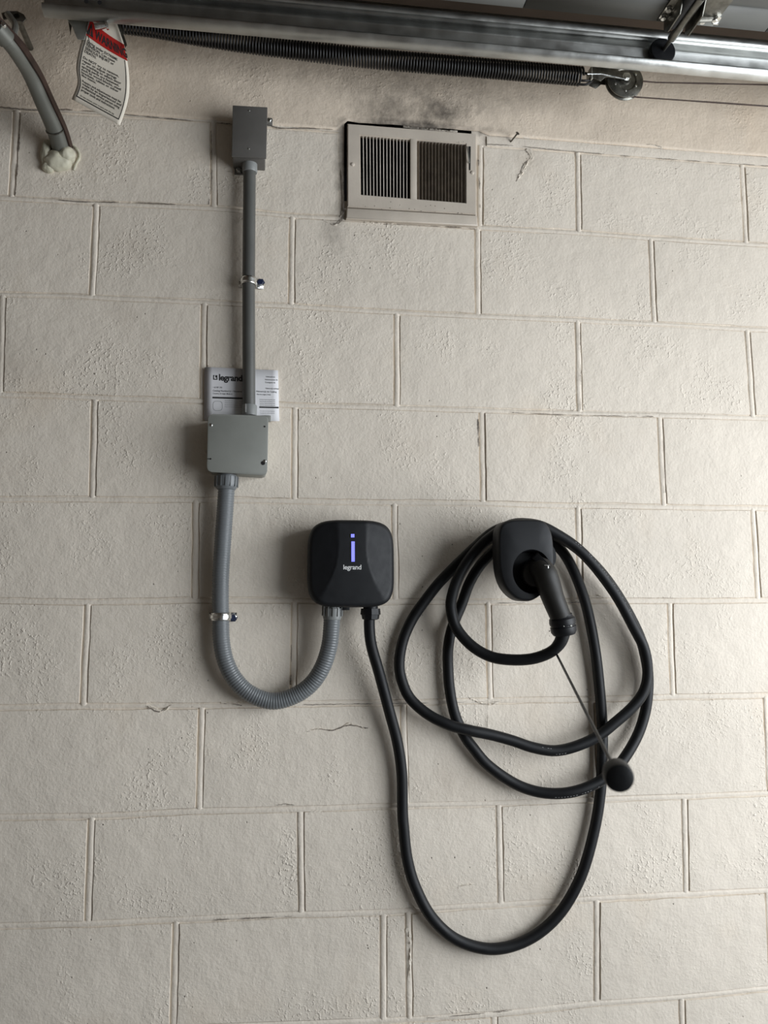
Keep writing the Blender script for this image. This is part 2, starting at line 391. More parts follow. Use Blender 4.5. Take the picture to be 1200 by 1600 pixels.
SM = [([(822, 234), (829, 243), (823, 256), (815, 270), (808, 283)], .013, .0045), ([(812, 250), (822, 262), (812, 276)], .008, .004), ([(800, 205), (820, 213), (842, 211)], .006, .004), ([(480, 1142), (500, 1138), (525, 1140), (545, 1130), (575, 1140)], .0035, .0045),
      ([(230, 1103), (243, 1108), (252, 1112), (268, 1102)], .004, .005), ([(345, 1098), (365, 1097), (378, 1103)], .0028, .003),
      ([(560, 362), (585, 366), (607, 374), (600, 380)], .005, .004), ([(570, 346), (600, 350), (620, 350)], .003, .004),
      ([(505, 345), (523, 352), (533, 342), (540, 325)], .006, .004), ([(630, 197), (660, 201), (690, 204), (715, 206)], .004, .006),
      ([(910, 932), (930, 930), (945, 931)], .004, .004), ([(1010, 226), (1020, 227), (1035, 231)], .0035, .005),
      ([(715, 1387), (725, 1383), (742, 1381)], .0025, .003), ([(432, 1258), (445, 1257), (462, 1258)], .0022, .003),
      ([(482, 1272), (494, 1268), (503, 1266)], .004, .003), ([(735, 1092), (760, 1100), (780, 1098)], .003, .0035),
      ([(640, 1410), (652, 1422), (668, 1424)], .004, .003), ([(637, 1450), (641, 1480), (639, 1530)], .005, .0035),
      ([(1100, 234), (1108, 234)], .002, .004), ([(1142, 239), (1150, 238)], .002, .004), ([(1195, 243), (1203, 245)], .003, .004)]
for i, (p, w_, a) in enumerate(SM): smear(p, w_, a, None, i+1)

def crack(pts, wd, seed):
    """thin dusty crack where the paint has split, broken into short runs"""
    P = even(cat([pt(x, y, 0) for x, y in pts], 8), .0025); bm = bmesh.new(); run = []
    def flush():
        if len(run) > 2:
            for a, b in zip(run, run[1:]): bm.faces.new((a[0], a[1], b[1], b[0]))
    for i, p in enumerate(P):
        k = noise.noise(Vector((i*.09, seed*2.7, 0)))+.22
        if k < 0: flush(); run = []; continue
        d = (P[min(i+1, len(P)-1)]-P[max(i-1, 0)]).normalized(); s = Vector((d.z, 0, -d.x)); w_ = wd*(.25+min(1, k*2))*(.7+.6*noise.noise(Vector((i*.7, seed, 5))))*.5
        q = p+s*noise.noise(Vector((i*.35, seed, 9)))*.0012
        run.append((bm.verts.new(q-s*w_+Vector((0, -.0016, 0))), bm.verts.new(q+s*w_+Vector((0, -.0016, 0)))))
    flush()
    obj('crack', bm, M_groove, wall, 0)
CR = [([(0, 168), (60, 173), (110, 172), (200, 180), (330, 192), (360, 194)], .0028), ([(425, 198), (440, 201), (480, 201), (520, 203)], .003), ([(31, 176), (30, 230), (24, 305)], .0028),
      ([(330, 205), (331, 240), (330, 290), (326, 320)], .0025), ([(92, 313), (130, 316), (200, 317), (320, 322)], .0022), ([(535, 260), (537, 325), (533, 345), (520, 352)], .004),
      ([(600, 351), (640, 352), (700, 355), (742, 358)], .0025), ([(747, 250), (749, 290), (750, 325)], .0032), ([(760, 226), (800, 228), (860, 234), (905, 238), (1000, 246), (1200, 260)], .0016),
      ([(822, 236), (828, 246), (818, 258), (812, 272), (806, 284)], .0028), ([(829, 240), (836, 236), (842, 238)], .002), ([(800, 207), (820, 212), (845, 211)], .0022),
      ([(335, 1437), (400, 1434), (462, 1431)], .0024), ([(432, 1258), (445, 1256), (462, 1258)], .0022), ([(480, 1143), (500, 1139), (520, 1141), (545, 1133), (575, 1138)], .0026),
      ([(230, 1103), (248, 1112), (268, 1101)], .0026), ([(350, 1099), (378, 1102)], .002), ([(475, 1101), (530, 1100), (620, 1099), (780, 1096)], .0013), ([(800, 645), (900, 649), (1020, 651)], .0018),
      ([(747, 655), (748, 700)], .003), ([(1036, 655), (1038, 700), (1039, 770)], .0016), ([(780, 942), (850, 942), (905, 941)], .0014), ([(1010, 226), (1022, 227), (1034, 231)], .0024),
      ([(715, 1389), (725, 1384), (742, 1382)], .0024), ([(668, 1590), (720, 1586), (800, 1578)], .0018), ([(760, 1157), (762, 1092)], .0014), ([(456, 990), (454, 1070)], .0022), ([(906, 510), (907, 600), (907, 640)], .0014)]
for i, (p, w_) in enumerate(CR): crack(p, w_, i+1)
def slab(name, lo, hi, mat):
    bm = bmesh.new(); bx(bm, lo, hi); return tag(obj(name, bm, mat, None, 0), kind='structure')
YF = -4.2
slab('floor', (XL-.1, YF-.1, -.1), (XR+2.5, .2, 0), M_floor)
slab('ceiling', (XL-.1, YF-.1, ZC), (XR+.1, .2, ZC+.1), M_wood)
slab('wall_left', (XL-.1, YF, 0), (XL, .0, ZC), M_plain)
slab('wall_front', (XL-.1, YF-.1, 0), (XR+.1, YF, ZC), M_plain)
bm = bmesh.new()                                         # wall with the garage doorway
bx(bm, (XR, -.33, 0), (XR+.12, 0, ZC)); bx(bm, (XR, YF, 0), (XR+.12, -4.0, ZC)); bx(bm, (XR, -4.0, 2.33), (XR+.12, -.33, ZC))
tag(obj('wall_right', bm, M_plain, None, 0), kind='structure')

# ------------------------------------------------------------------ register vent
vent = empty('air_vent', ((VX0+VX1)/2, 0, VZ0), 'white painted metal air vent with two banks of vertical louvres, soot stains around it', 'vent')
YV = -.010
cTL, cTR, cBR, cBL = pt(543, 193, YV), pt(744, 209, YV), pt(744, 335, YV), pt(543, 323, YV)
def vmap(x, y, Y=YV): return pt(x, y, Y)
def quadring(bm, outer, inner, y0, y1):
    n = 4
    def mk(L, y): return [bm.verts.new((p.x, y, p.z)) for p in L]
    a, b, c, d = mk(outer, y1), mk(outer, y0), mk(inner, y0), mk(inner, y1)
    for i in range(4):
        j = (i+1) % 4
        for q in ((a[i], a[j], b[j], b[i]), (b[i], b[j], c[j], c[i]), (c[i], c[j], d[j], d[i])): bm.faces.new(q)
L1 = [vmap(563, 211), vmap(642, 217), vmap(642, 310), vmap(564, 304)]
L2 = [vmap(651, 219), vmap(728, 225), vmap(728, 317), vmap(651, 311)]
bm = bmesh.new()
OUT = [cTL, cTR, cBR, cBL]; INN = [L1[0], L2[1], L2[2], L1[3]]
quadring(bm, OUT, INN, YV, YV+.012)
bmesh.ops.recalc_face_normals(bm, faces=bm.faces)
bmesh.ops.bevel(bm, geom=[e for e in bm.edges if all(abs(v.co.y-YV) < 1e-5 for v in e.verts) and len(e.link_faces) == 2 and abs(e.link_faces[0].normal.dot(e.link_faces[1].normal)) < .5], offset=.0015, segments=2, affect='EDGES')
obj('frame', bm, M_vent, vent)
bm = bmesh.new(); prism(bm, [vmap(641.5, 216), vmap(651.5, 217), vmap(651.5, 312), vmap(641.5, 311)], Vector((0, .010, 0)), .001)
obj('centre_bar', bm, M_vent, vent)
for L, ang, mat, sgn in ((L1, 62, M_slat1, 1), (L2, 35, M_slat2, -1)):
    for i in range(15):
        s = (i+.5)/15 if sgn < 0 else (i+.95)/15
        if sgn > 0 and i == 14: continue
        top = L[0].lerp(L[1], s); bot = L[3].lerp(L[2], s)
        bm = bmesh.new(); a = math.radians(ang)*sgn
        dx, dy = math.cos(a)*.0055, abs(math.sin(a))*.0055
        y0 = YV+.003
        pts = [Vector((top.x-dx*sgn*0.5, y0, top.z)), Vector((top.x+dx*sgn*.5, y0+dy*1.4, top.z)), Vector((bot.x+dx*sgn*.5, y0+dy*1.4, bot.z)), Vector((bot.x-dx*sgn*.5, y0, bot.z))]
        prism(bm, pts, Vector((.0009, 0.0003, 0)))
        obj('louvre_slat', bm, mat, vent, 0)
bm = bmesh.new()                                        # dark duct behind
bx(bm, (HX0, .0036, HZ0), (HX1, .24, HZ1))
for f in list(bm.faces):
    if f.normal.y < -.9: bm.faces.remove(f)
bmesh.ops.reverse_faces(bm, faces=bm.faces)
obj('duct', bm, M_dark, vent, 0)
bm = bmesh.new(); prism(bm, [vmap(542, 324), vmap(746, 336.5), vmap(747, 353), vmap(541, 341)], Vector((0, .014, 0)), .003, 3)
obj('sill_strip', bm, M_vent, vent)
for x, y in ((551, 257), (738, 270)):
    bm = bmesh.new(); screw(bm, vmap(x, y), .0042, .0022); obj('screw', bm, M_vent, vent)
bm = bmesh.new(); prism(bm, [vmap(732, 229), vmap(735.5, 229), vmap(735, 266), vmap(733, 266)], Vector((0, -.0006, 0))); obj('lever_slot', bm, M_dark, vent)
bm = bmesh.new(); sweep(bm, [vmap(730, 229, YV-.004), vmap(731.5, 240, YV-.008), vmap(733, 255, YV-.002)], .0012, 6); obj('lever', bm, M_galvd, vent)
bm = bmesh.new(); random.seed(3)
for k in range(26):                                     # flecks of old grime stuck to the frame
    if k < 5: x, y = random.uniform(714, 726), random.uniform(220, 223)
    else: x = random.uniform(560, 728); y = 312+(x-560)*.06+random.uniform(0, 13)
    r = random.uniform(.0004, .0013)
    lathe(bm, vmap(x, y), Vector((0, -1, 0)), [(0, r), (.0004, r*.6)], 7)
obj('grime_flecks', bm, M_groove, vent)['kind'] = 'stuff'

# ------------------------------------------------------------------ upper junction box
c0 = pt(390, 246, -.05)
t = empty('junction_box', (c0.x, 0, c0.z), 'dark grey weatherproof junction box with blank cover, at the top of the straight conduit', 'junction box')
TL, TR, BR, BL = pt(363.5, 164, -.055), pt(418, 167, -.055), pt(416, 247, -.055), pt(362, 244, -.055)
x0, x1, z0, z1 = (TL.x+BL.x)/2, (TR.x+BR.x)/2, (BL.z+BR.z)/2, (TL.z+TR.z)/2
bm = bmesh.new(); bx(bm, (x0+.001, -.047, z0+.001), (x1-.003, .004, z1-.001), .003); obj('box_body', bm, M_boxd, t)
bm = bmesh.new(); prism(bm, [TL, TR, BR, BL], Vector((0, .0055, 0)), .0022, 2); obj('cover', bm, M_boxd, t)
for x, y in ((389.5, 173), (389, 232.5)):
    bm = bmesh.new(); screw(bm, pt(x, y, -.055), .0018, .0012); obj('cover_screw', bm, M_galvd, t)
for x, y, s in ((373, 266, 1), (420, 189, -1)):
    p = pt(x, y, -.006); bm = bmesh.new(); bx(bm, (p.x-.013*(s < 0)-.009*(s > 0), -.006, p.z-.008), (p.x+.016*(s > 0)+.008*(s < 0), .002, p.z+.008+.014*(s > 0)), .002)
    obj('mounting_ear', bm, M_boxd, t)
    bm = bmesh.new(); hexbolt(bm, p, .0052, .005); obj('bolt', bm, M_zinc, t)

# ------------------------------------------------------------------ straight conduit
YC = -.024
ptop, pbot = pt(390, 262, YC), pt(389, 640, YC)
t = empty('conduit_pipe', pbot, 'straight dark grey plastic conduit pipe between the two junction boxes', 'conduit')
bm = bmesh.new(); sweep(bm, even([ptop, pt(388.5, 440, YC), pbot], .03), .0131, 24); obj('pipe', bm, M_pvc, t)
bm = bmesh.new(); lathe(bm, pt(390.5, 256, YC), Vector((0, 0, -1)), [(0, .0155), (.018, .0158), (.020, .0148)], 28); obj('adapter', bm, M_pvcl, t)
p = pt(390, 633, YC)
bm = bmesh.new(); lathe(bm, p, Vector((0, 0, -1)), [(0, .0142), (.002, .0152), (.022, .0152)], 28); obj('adapter', bm, M_pvcl, t)
bm = bmesh.new(); prism(bm, [p+Vector((-.0085, -.0125, -.0005)), p+Vector((-.0065, -.0135, -.0005)), p+Vector((-.0065, -.0135, -.018)), p+Vector((-.0085, -.0125, -.018))], Vector((0, -.0016, 0)))
obj('adapter_rib', bm, M_white, t)

def strap(px, py, cx, r, yc, label, tabw):
    """one-hole strap: half ring over the pipe, short left lip, right tab with a bolt"""
    c = pt(cx, py, yc); z = c.z; h = .0075
    t = empty('pipe_strap', (c.x, 0, z), label, 'pipe strap')
    bm = bmesh.new(); prof = []
    prof += [(-r-.0075, -.0030), (-r-.001, -.0030)]
    prof += [(-math.cos(a)*(r+.001), yc-math.sin(a)*(r+.001)) for a in [PI*i/14 for i in range(15)]]
    prof += [(r+.002, -.003), (.0305, -.003)]
    for dz, off in ((0, 0),):
        inner = [Vector((c.x+x, y, z)) for x, y in prof]
        rows = []
        for k, zz, ex in ((0, -h, 0), (1, -h*.55, .0), (2, -h*.4, .0016), (3, h*.4, .0016), (4, h*.55, 0), (5, h, 0)):
            ro, ri = [], []
            for i, q in enumerate(inner):
                d = Vector((q.x-c.x, q.y-yc, 0)); d = d.normalized() if 1 < i < 17 else Vector((0, -1, 0))
                ro.append(bm.verts.new(q+d*(.0014+ex)+Vector((0, 0, zz))))
            rows.append(ro)
        for a, b in zip(rows, rows[1:]):
            for i in range(len(a)-1): bm.faces.new((a[i], a[i+1], b[i+1], b[i]))
    o = obj('band', bm, M_zinc, t, 40); m = o.modifiers.new('thick', 'SOLIDIFY'); m.thickness = .0011; m.offset = 0
    bm = bmesh.new(); hexbolt(bm, pt(px+1.8, py+1.5, -.004), .0066, .0065); obj('bolt', bm, M_blue, t)
strap(405.5, 440, 388.5, .0131, YC, 'zinc pipe strap with blue bolt on the straight upright conduit', .022)

# ------------------------------------------------------------------ instruction booklet
def quadmap(TL, TR, BR, BL, curl=0):
    def f(u, v, off=0):
        p = TL.lerp(TR, u).lerp(BL.lerp(BR, u), v)
        return p+Vector((0, -off-curl*math.sin(u*5+.6)*.5, 0))
    return f
B = empty('instruction_booklet', pt(378, 650, 0), 'white printed instruction booklet tucked behind the conduit above the square box', 'booklet')
def sheet(name, f, mat, parent, th=.0006, n=12):
    bm = bmesh.new(); A = [[bm.verts.new(f(i/n, j/4, 0)) for j in range(5)] for i in range(n+1)]
    for i in range(n):
        for j in range(4): bm.faces.new((A[i][j], A[i][j+1], A[i+1][j+1], A[i+1][j]))
    o = obj(name, bm, mat, parent, 60); m = o.modifiers.new('thick', 'SOLIDIFY'); m.thickness = th; m.offset = 0
    return o
sheet('page', quadmap(pt(319.5, 574.5, -.0035), pt(432, 580, -.0035), pt(435, 656, -.0035), pt(318.5, 655, -.0035), .001), M_paper, B)
sheet('page', quadmap(pt(320.5, 574, -.0055), pt(433, 578.5, -.0055), pt(436, 657.5, -.0055), pt(320, 657, -.0055), .001), M_paper, B)
fm = quadmap(pt(322.5, 573.5, -.0085), pt(434.5, 579, -.0085), pt(436.5, 658, -.0085), pt(322, 656, -.0085), .001)
sheet('front_page', fm, M_paper, B)
def onpage(px, py, s=1.):       # text units = photograph pixels on the page
    def g(x, y):
        X = px+x; Yp = py-y+x*.045
        u = (X-322.5)/112; v = (Yp-(573.5+u*5.5))/80
        return fm(u, v, .0005)
    return g
text_on('logo_text', 'legrand', onpage(341.5, 594), M_ink, B, 13.5, bold=.45, spacing=.93)
def rect_on(name, g, x0, y0, x1, y1, mat, parent):
    bm = bmesh.new(); n = 6
    a = [bm.verts.new(g(x0+(x1-x0)*i/n, y0)) for i in range(n+1)]; b = [bm.verts.new(g(x0+(x1-x0)*i/n, y1)) for i in range(n+1)]
    for i in range(n): bm.faces.new((a[i], a[i+1], b[i+1], b[i]))
    return obj(name, bm, mat, parent, 0)
g = onpage(333, 593)
for r_ in ((0, 0, 6.5, 1.4), (0, 5.4, 2.2, 7), (0, 0, 1.5, 7), (5.1, 0, 6.6, 7), (3.4, 3.4, 6.6, 7)): rect_on('logo_mark', g, *r_, M_ink, B)
for x, y, s, tx in ((332.5, 605.5, 3, '• 62 RP 150'), (332.5, 610.8, 3.6, 'Catalog Number(s) • Numéro(s) de'), (332.5, 614.8, 2.8, 'Country of origin: Made in China • Fabriqué'),
                    (415, 589.5, 3, 'Instructions'), (413.5, 594, 3, 'Instrucciones de'), (413.5, 598.5, 3, 'Consignes de'), (414, 607.8, 2.6, 'Número(s) catálogo'), (399.5, 612.6, 3.5, 'Número(s) de Catálogo(s)'), (400.5, 617, 2.6, 'País de origen: Hecho en China')):
    text_on('printed_line', tx[:27 if x < 340 else 20], onpage(x, y), M_ink, B, s, bold=.04)
rect_on('rule_bar', onpage(332, 621.5), 0, 0, 54, 2.6, M_ink, B); rect_on('rule_bar', onpage(404, 637.5), 0, 0, 30, 2.4, M_ink, B)
for k in range(4): text_on('printed_line', 'Read all instructions carefully', onpage(351, 626+k*3.1), M_inkg, B, 2.5)
for k in range(4): text_on('printed_line', 'Lea las instrucciones con', onpage(404.5, 625+k*2.9), M_ink, B, 2.4)
for k in range(2): text_on('printed_line', 'Conserve estas instruc', onpage(404.5, 643+k*3.1), M_inkg, B, 2.5)
bm = bmesh.new(); g = onpage(340, 633)
ring = [[bm.verts.new(g(math.copysign(abs(math.cos(a))**.6, math.cos(a))*rr, math.copysign(abs(math.sin(a))**.6, math.sin(a))*rr)) for a in [2*PI*i/28 for i in range(28)]] for rr in (7.4, 6.8)]
for i in range(28): bm.faces.new((ring[0][i], ring[0][(i+1) % 28], ring[1][(i+1) % 28], ring[1][i]))
obj('printed_outline', bm, M_inkg, B, 0)

# ------------------------------------------------------------------ square junction box
YB = -.062
t = empty('square_junction_box', pt(371, 740, -.03), 'square grey-green junction box with screwed lid in the middle of the conduit run', 'junction box')
def cham(TL, TR, BR, BL, c, n=3):
    P = [TL, TR, BR, BL]; out = []
    for i in range(4):
        a, b, d = P[i-1], P[i], P[(i+1) % 4]; u = (a-b).normalized()*c; v = (d-b).normalized()*c
        for k in range(n+1):
            th = k/n; q = (b+u).lerp(b+v, th); out.append(q.lerp(b, .45*math.sin(PI*th)))
    return out
TL, TR, BR, BL = pt(325, 646.5, YB), pt(419.5, 649.5, YB), pt(417.5, 743, YB), pt(323, 737, YB)
bm = bmesh.new(); prism(bm, cham(TL, TR, BR, BL, .0095), Vector((0, .007, 0)), .0012); obj('lid', bm, M_lbox, t)
def shr(p, c, s): return c+(p-c)*s
cc = (TL+TR+BR+BL)/4+Vector((0, .007, 0))
Q = [shr(p+Vector((0, .007, 0)), cc, .955) for p in (TL, TR, BR, BL)]
bm = bmesh.new(); prism(bm, cham(*Q, .009), Vector((0, .057, 0))); obj('box_body', bm, M_lbox, t)
for x, y, k in ((329.5, 664, 1), (413.5, 666.5, 0), (329, 717, 0), (411, 723.5, 2)):
    p = pt(x, y, YB); bm = bmesh.new()
    if k == 1: screw(bm, p, .0032, .0012); obj('lid_screw', bm, M_zinc, t)
    else:
        r = .0018 if k == 0 else .0042
        lathe(bm, p+Vector((0, .001, 0)), Vector((0, -1, 0)), [(0, r), (.0014, r)], 12); obj('screw_hole', bm, M_dark, t)
        if k == 2:
            bm = bmesh.new(); screw(bm, p+Vector((.0035, 0, .004)), .0030, .0012); obj('lid_screw', bm, M_zinc, t)
p = pt(327, 717, YB); bm = bmesh.new(); bx(bm, (p.x-.0035, YB-.0006, p.z-.0008), (p.x+.003, YB+.001, p.z+.0008)); obj('screw_slot', bm, M_dark, t)
p = pt(421, 655, -.004); bm = bmesh.new(); bx(bm, (p.x-.012, -.013, p.z-.006), (p.x+.003, -.002, p.z+.006), .001); obj('mounting_ear', bm, M_lbox, t)

# ------------------------------------------------------------------ flexible conduit
YX = -.028
t = empty('flexible_conduit', pt(425, 1100, YX), 'ribbed grey flexible conduit bending in a U between square box and black charger', 'conduit')
FP = [(354, 762, YX-.004), (351.5, 800, YX), (348, 850, YX), (345, 900, YX+.002), (344.5, 940, YX+.003), (345, 965, YX+.003), (346, 1000, YX+.002), (352.5, 1033, YX), (367.5, 1062, YX), (391, 1084, YX), (425, 1095.5, YX), (459, 1087.5, YX-.002), (486, 1069, YX-.006), (504, 1042, YX-.010), (514.5, 1010, YX-.014), (518, 980, YX-.018), (519, 957, YX-.02)]
P = even(cat([pt(*q) for q in FP], 12), .0011)
bm = bmesh.new(); sweep(bm, P, lambda i, s: .01655+.00042*math.cos(2*PI*s/.0052), 22); obj('corrugated_tube', bm, M_flex, t, 60)
def nut(p0, ax, r, prof, name, mat, parent, ribs=0):
    bm = bmesh.new(); lathe(bm, p0, ax, prof, 32); o = obj(name, bm, mat, parent)
    if ribs:
        u, v = frame(ax); bm = bmesh.new()
        for i in range(ribs):
            a = 2*PI*i/ribs; d = u*math.cos(a)+v*math.sin(a); q = p0+d*r
            L = prof[-1][0]; s = ax.cross(d).normalized()*.0012
            prism(bm, [q-s+ax*L*.12, q+s+ax*L*.12, q+s+ax*L*.8, q-s+ax*L*.8], d*.0016)
        obj('grip_ribs', bm, mat, o, 0)
    return o
n0 = pt(354.5, 742, YX-.004); ax = (pt(353, 770, YX-.004)-n0).normalized()
nut(n0, ax, .0225, [(0, .0195), (.003, .0195), (.0035, .0232), (.020, .0226), (.026, .0212), (.030, .0182), (.0305, .0165)], 'connector', M_flex, t, 14)
n1 = pt(520, 940, YX-.022)
nut(n1, (pt(519, 970, YX-.02)-n1).normalized(), .0195, [(0, .0165), (.012, .0165), (.0125, .0190), (.030, .0187), (.035, .0175), (.0355, .0168)], 'connector', M_pvcl, t, 12)
strap(362.5, 963.5, 345, .0169, YX+.003, 'zinc pipe strap with dark bolt on the ribbed flexible conduit', .022)

# ------------------------------------------------------------------ charger
t = empty('wall_charger', pt(550, 948, 0), 'square black rounded wall charger with a glowing blue light bar, between conduit and hanging cable', 'charger')
YCH = -.092
cc = pt(550.5, 880, YCH); HWc = (pt(619, 880, YCH).x-pt(482, 880, YCH).x)/2; HHc = (pt(550, 811.5, YCH).z-pt(550, 949, YCH).z)/2
NE = 4.4
def sup(a):
    c, s = math.cos(a), math.sin(a); k = (abs(c)**NE+abs(s)**NE)**(-1/NE); return c*k, s*k
def xc(v):                                              # half-width of the middle band; v = -1 bottom .. 1 top
    tt = max(0., (.45-v)/1.45); return .315+.62*tt**2.1+.03*max(0, v)
def face_y(u, v):
    rho = (abs(u)**NE+abs(v)**NE)**(1/NE)
    d = 0
    e = abs(u)-xc(v)
    if e > 0: d += e*HWc*.24+.0006*min(1, e/.01)
    d += .004*(u*u+v*v)
    if rho > .90: q = min(1, (rho-.90)/.10); d += .011*(1-math.sqrt(max(0, 1-q*q)))
    return YCH+d
bm = bmesh.new(); NA, NR = 128, 44; rings = []
ctr = bm.verts.new((cc.x, face_y(0, 0), cc.z))
for k in range(1, NR+1):
    rr = (k/NR) if k < NR-8 else None
    rr = k/(NR-8)*.9 if k <= NR-8 else .9+.1*math.sin((k-NR+8)/8*PI/2)
    L = []
    for i in range(NA):
        u, v = sup(2*PI*i/NA); L.append(bm.verts.new((cc.x+u*rr*HWc, face_y(u*rr, v*rr), cc.z+v*rr*HHc)))
    rings.append(L)
for i in range(NA): bm.faces.new((ctr, rings[0][i], rings[0][(i+1) % NA]))
for a, b in zip(rings, rings[1:]):
    for i in range(NA): bm.faces.new((a[i], b[i], b[(i+1) % NA], a[(i+1) % NA]))
bmesh.ops.recalc_face_normals(bm, faces=bm.faces)
if sum(f.normal.y for f in bm.faces) > 0: bmesh.ops.reverse_faces(bm, faces=bm.faces)
obj('front_cover', bm, M_blackm, t, 60)
bm = bmesh.new(); pr = []
for i in range(NA): u, v = sup(2*PI*i/NA); pr.append((u, v))
lv = [(1.0, YCH+.018+.004), (1.0, -.05), (.97, -.02), (.93, .004)]
rings = [[bm.verts.new((cc.x+u*s*HWc, y if k else face_y(u, v), cc.z+v*s*HHc)) for u, v in pr] for k, (s, y) in enumerate(lv)]
for a, b in zip(rings, rings[1:]):
    for i in range(NA): bm.faces.new((a[i], a[(i+1) % NA], b[(i+1) % NA], b[i]))
bm.faces.new(rings[-1]); obj('housing', bm, M_blackm, t)
def onface(px, py):
    def g(x, y):
        p = pt(px+x, py-y, YCH); u, v = (p.x-cc.x)/HWc, (p.z-cc.z)/HHc
        return Vector((p.x, face_y(u, v)-.0007, p.z))
    return g
for x0_, y0_, x1_, y1_ in ((548.4, 839.6, 553.8, 834.4), (549, 877.6, 554.2, 846)):
    g = onface(0, 0); bm = bmesh.new()
    pts = [g(x0_, -y0_), g(x1_, -y0_), g(x1_, -y1_), g(x0_, -y1_)]
    prism(bm, pts, Vector((0, -.0006, 0))); obj('light_bar', bm, M_led, t, 0)['label'] = 'glowing blue light'
text_on('logo_text', 'legrand', onface(536, 889.6), M_white, t, 10.3, bold=.16, spacing=.95)
bm = bmesh.new(); p = pt(541, 951, -.05); bx(bm, (p.x-.014, -.06, p.z-.003), (p.x+.006, -.04, p.z+.014), .001); obj('bottom_tab', bm, M_black, t)

# ------------------------------------------------------------------ charging cable with plug
t = empty('charging_cable', pt(578, 955, -.05), 'long thick black charging cable looped on the wall holder, with its plug', 'cable')
RC = .0112
main = [(578.5, 958, -.048), (577, 975, -.048), (580, 1007, -.046), (592, 1050, -.038), (608, 1110, -.028), (621, 1160, -.022), (628, 1210, -.018), (629, 1267, -.016), (631, 1295, -.016), (636, 1340, -.016), (648, 1383, -.016), (673, 1431, -.016), (710, 1466, -.017), (757, 1482, -.018), (800, 1478, -.018), (843, 1457, -.018), (880, 1420, -.018), (909, 1366, -.018), (928, 1300, -.017), (938, 1240, -.016), (941, 1185, -.016), (941, 1133, -.016), (936, 1067, -.016), (929, 1010, -.018), (917, 950, -.020), (901, 903, -.022), (884, 869, -.022), (866, 849, -.022), (845, 836, -.022), (823, 832, -.022), (800, 838, -.023)]
sB = [(780, 853, -.024), (753, 880, -.022), (734, 910, -.020), (721, 945, -.018), (707, 979, -.018), (700.5, 1010, -.017), (700, 1041, -.017), (703, 1079, -.017), (711, 1117, -.017), (725, 1148, -.017), (739, 1168, -.017), (762, 1195, -.018), (800, 1222, -.020), (833, 1235.5, -.026), (867, 1240, -.036), (900, 1236, -.043), (933, 1223, -.043), (960, 1203, -.040), (980, 1178, -.032), (997, 1147, -.024), (1007, 1117, -.020), (1012, 1085, -.020), (1012, 1048, -.020), (1003, 1005, -.022), (987, 968, -.026), (962, 925, -.032), (933, 887, -.038), (900, 856, -.044), (869, 837, -.046), (845, 828, -.046), (823, 824, -.046), (800, 823, -.046)]
sA = [(784, 825, -.046), (765, 835, -.044), (741, 856, -.041), (719, 877, -.037), (701, 895, -.032), (684, 913, -.028), (663, 940, -.022), (644, 968, -.018), (630, 1000, -.017), (624, 1033, -.017), (627, 1060, -.018), (640, 1090, -.022), (667, 1115, -.030), (700, 1132, -.040), (733, 1141, -.043), (767, 1148, -.040), (800, 1157, -.038), (833, 1168, -.038), (867, 1173, -.039), (900, 1166, -.041), (933, 1151, -.042), (960, 1130, -.043), (990, 1103, -.044), (1007, 1078, -.045), (1012, 1048, -.046), (1006, 1012, -.050), (990, 980, -.055), (967, 937, -.062), (943, 902, -.067), (918, 872, -.070), (895, 851, -.070), (869, 834, -.070), (845, 822, -.070), (823, 818, -.070), (802, 819, -.070)]
sC = [(783, 828, -.070), (755, 849, -.068), (731, 877, -.064), (715, 905, -.060), (706, 933, -.056), (705, 952, -.054), (713, 981, -.056), (737, 1009, -.066), (767, 1026, -.078), (800, 1031, -.092), (833, 1029, -.106), (860, 1019, -.120), (875, 1004, -.130), (881, 985, -.135)]
P = even(cat([pt(*q) for q in main+sB+sA+sC], 8), .006)
bm = bmesh.new(); sweep(bm, P, lambda i, s: RC*(1+.30*max(0, 1-(len(P)-1-i)/7)), 16); cab = obj('cable_jacket', bm, M_rub, t, 80)
# worn print on the jacket
random.seed(11); bm = bmesh.new()
for a, b in ((899, 850), (943, 905)), ((945, 905), (985, 968)), ((857, 1243), (905, 1240)), ((905, 1240), (934, 1226)), ((845, 1176), (885, 1177)):
    for k in range(14):
        u = k/14; u2 = u+random.uniform(.02, .05); f = lambda s: pt(a[0]+(b[0]-a[0])*s, a[1]+(b[1]-a[1])*s, 0)
        best = lambda q: min(P, key=lambda w_: ((w_-CAM).normalized()-(q-CAM).normalized()).length + (0 if w_.y < -.03 else .02))
        w0 = best(f(u)); i = min(range(len(P)), key=lambda j: (P[j]-w0).length); w1 = P[min(i+1, len(P)-1)]
        if random.random() < .35: continue
        d = (w1-w0).normalized()*.0045; s = d.cross(Vector((0, 1, 0))).normalized()
        if s.x < 0: s = -s
        o_ = s*(RC*.45)+Vector((0, -RC*.9, 0)); k0 = w0+o_
        prism(bm, [k0, k0+d*random.uniform(.4, .9), k0+d*.6+s*.0009, k0+s*.0008], Vector((0, -.0003, 0)))
tag(obj('jacket_print', bm, M_inkg, t, 0), 'worn pale lettering', kind='stuff')
# gland
g0 = pt(579, 943, -.048); axd = Vector((0, 0, -1))
bm = bmesh.new(); lathe(bm, g0, axd, [(0, .0150), (.014, .0150)], 20); lathe(bm, g0+axd*.010, axd, [(0, .0195), (.012, .0205), (.0125, .0185), (.021, .0170), (.0225, .0128)], 8); obj('cable_gland', bm, M_black, t)
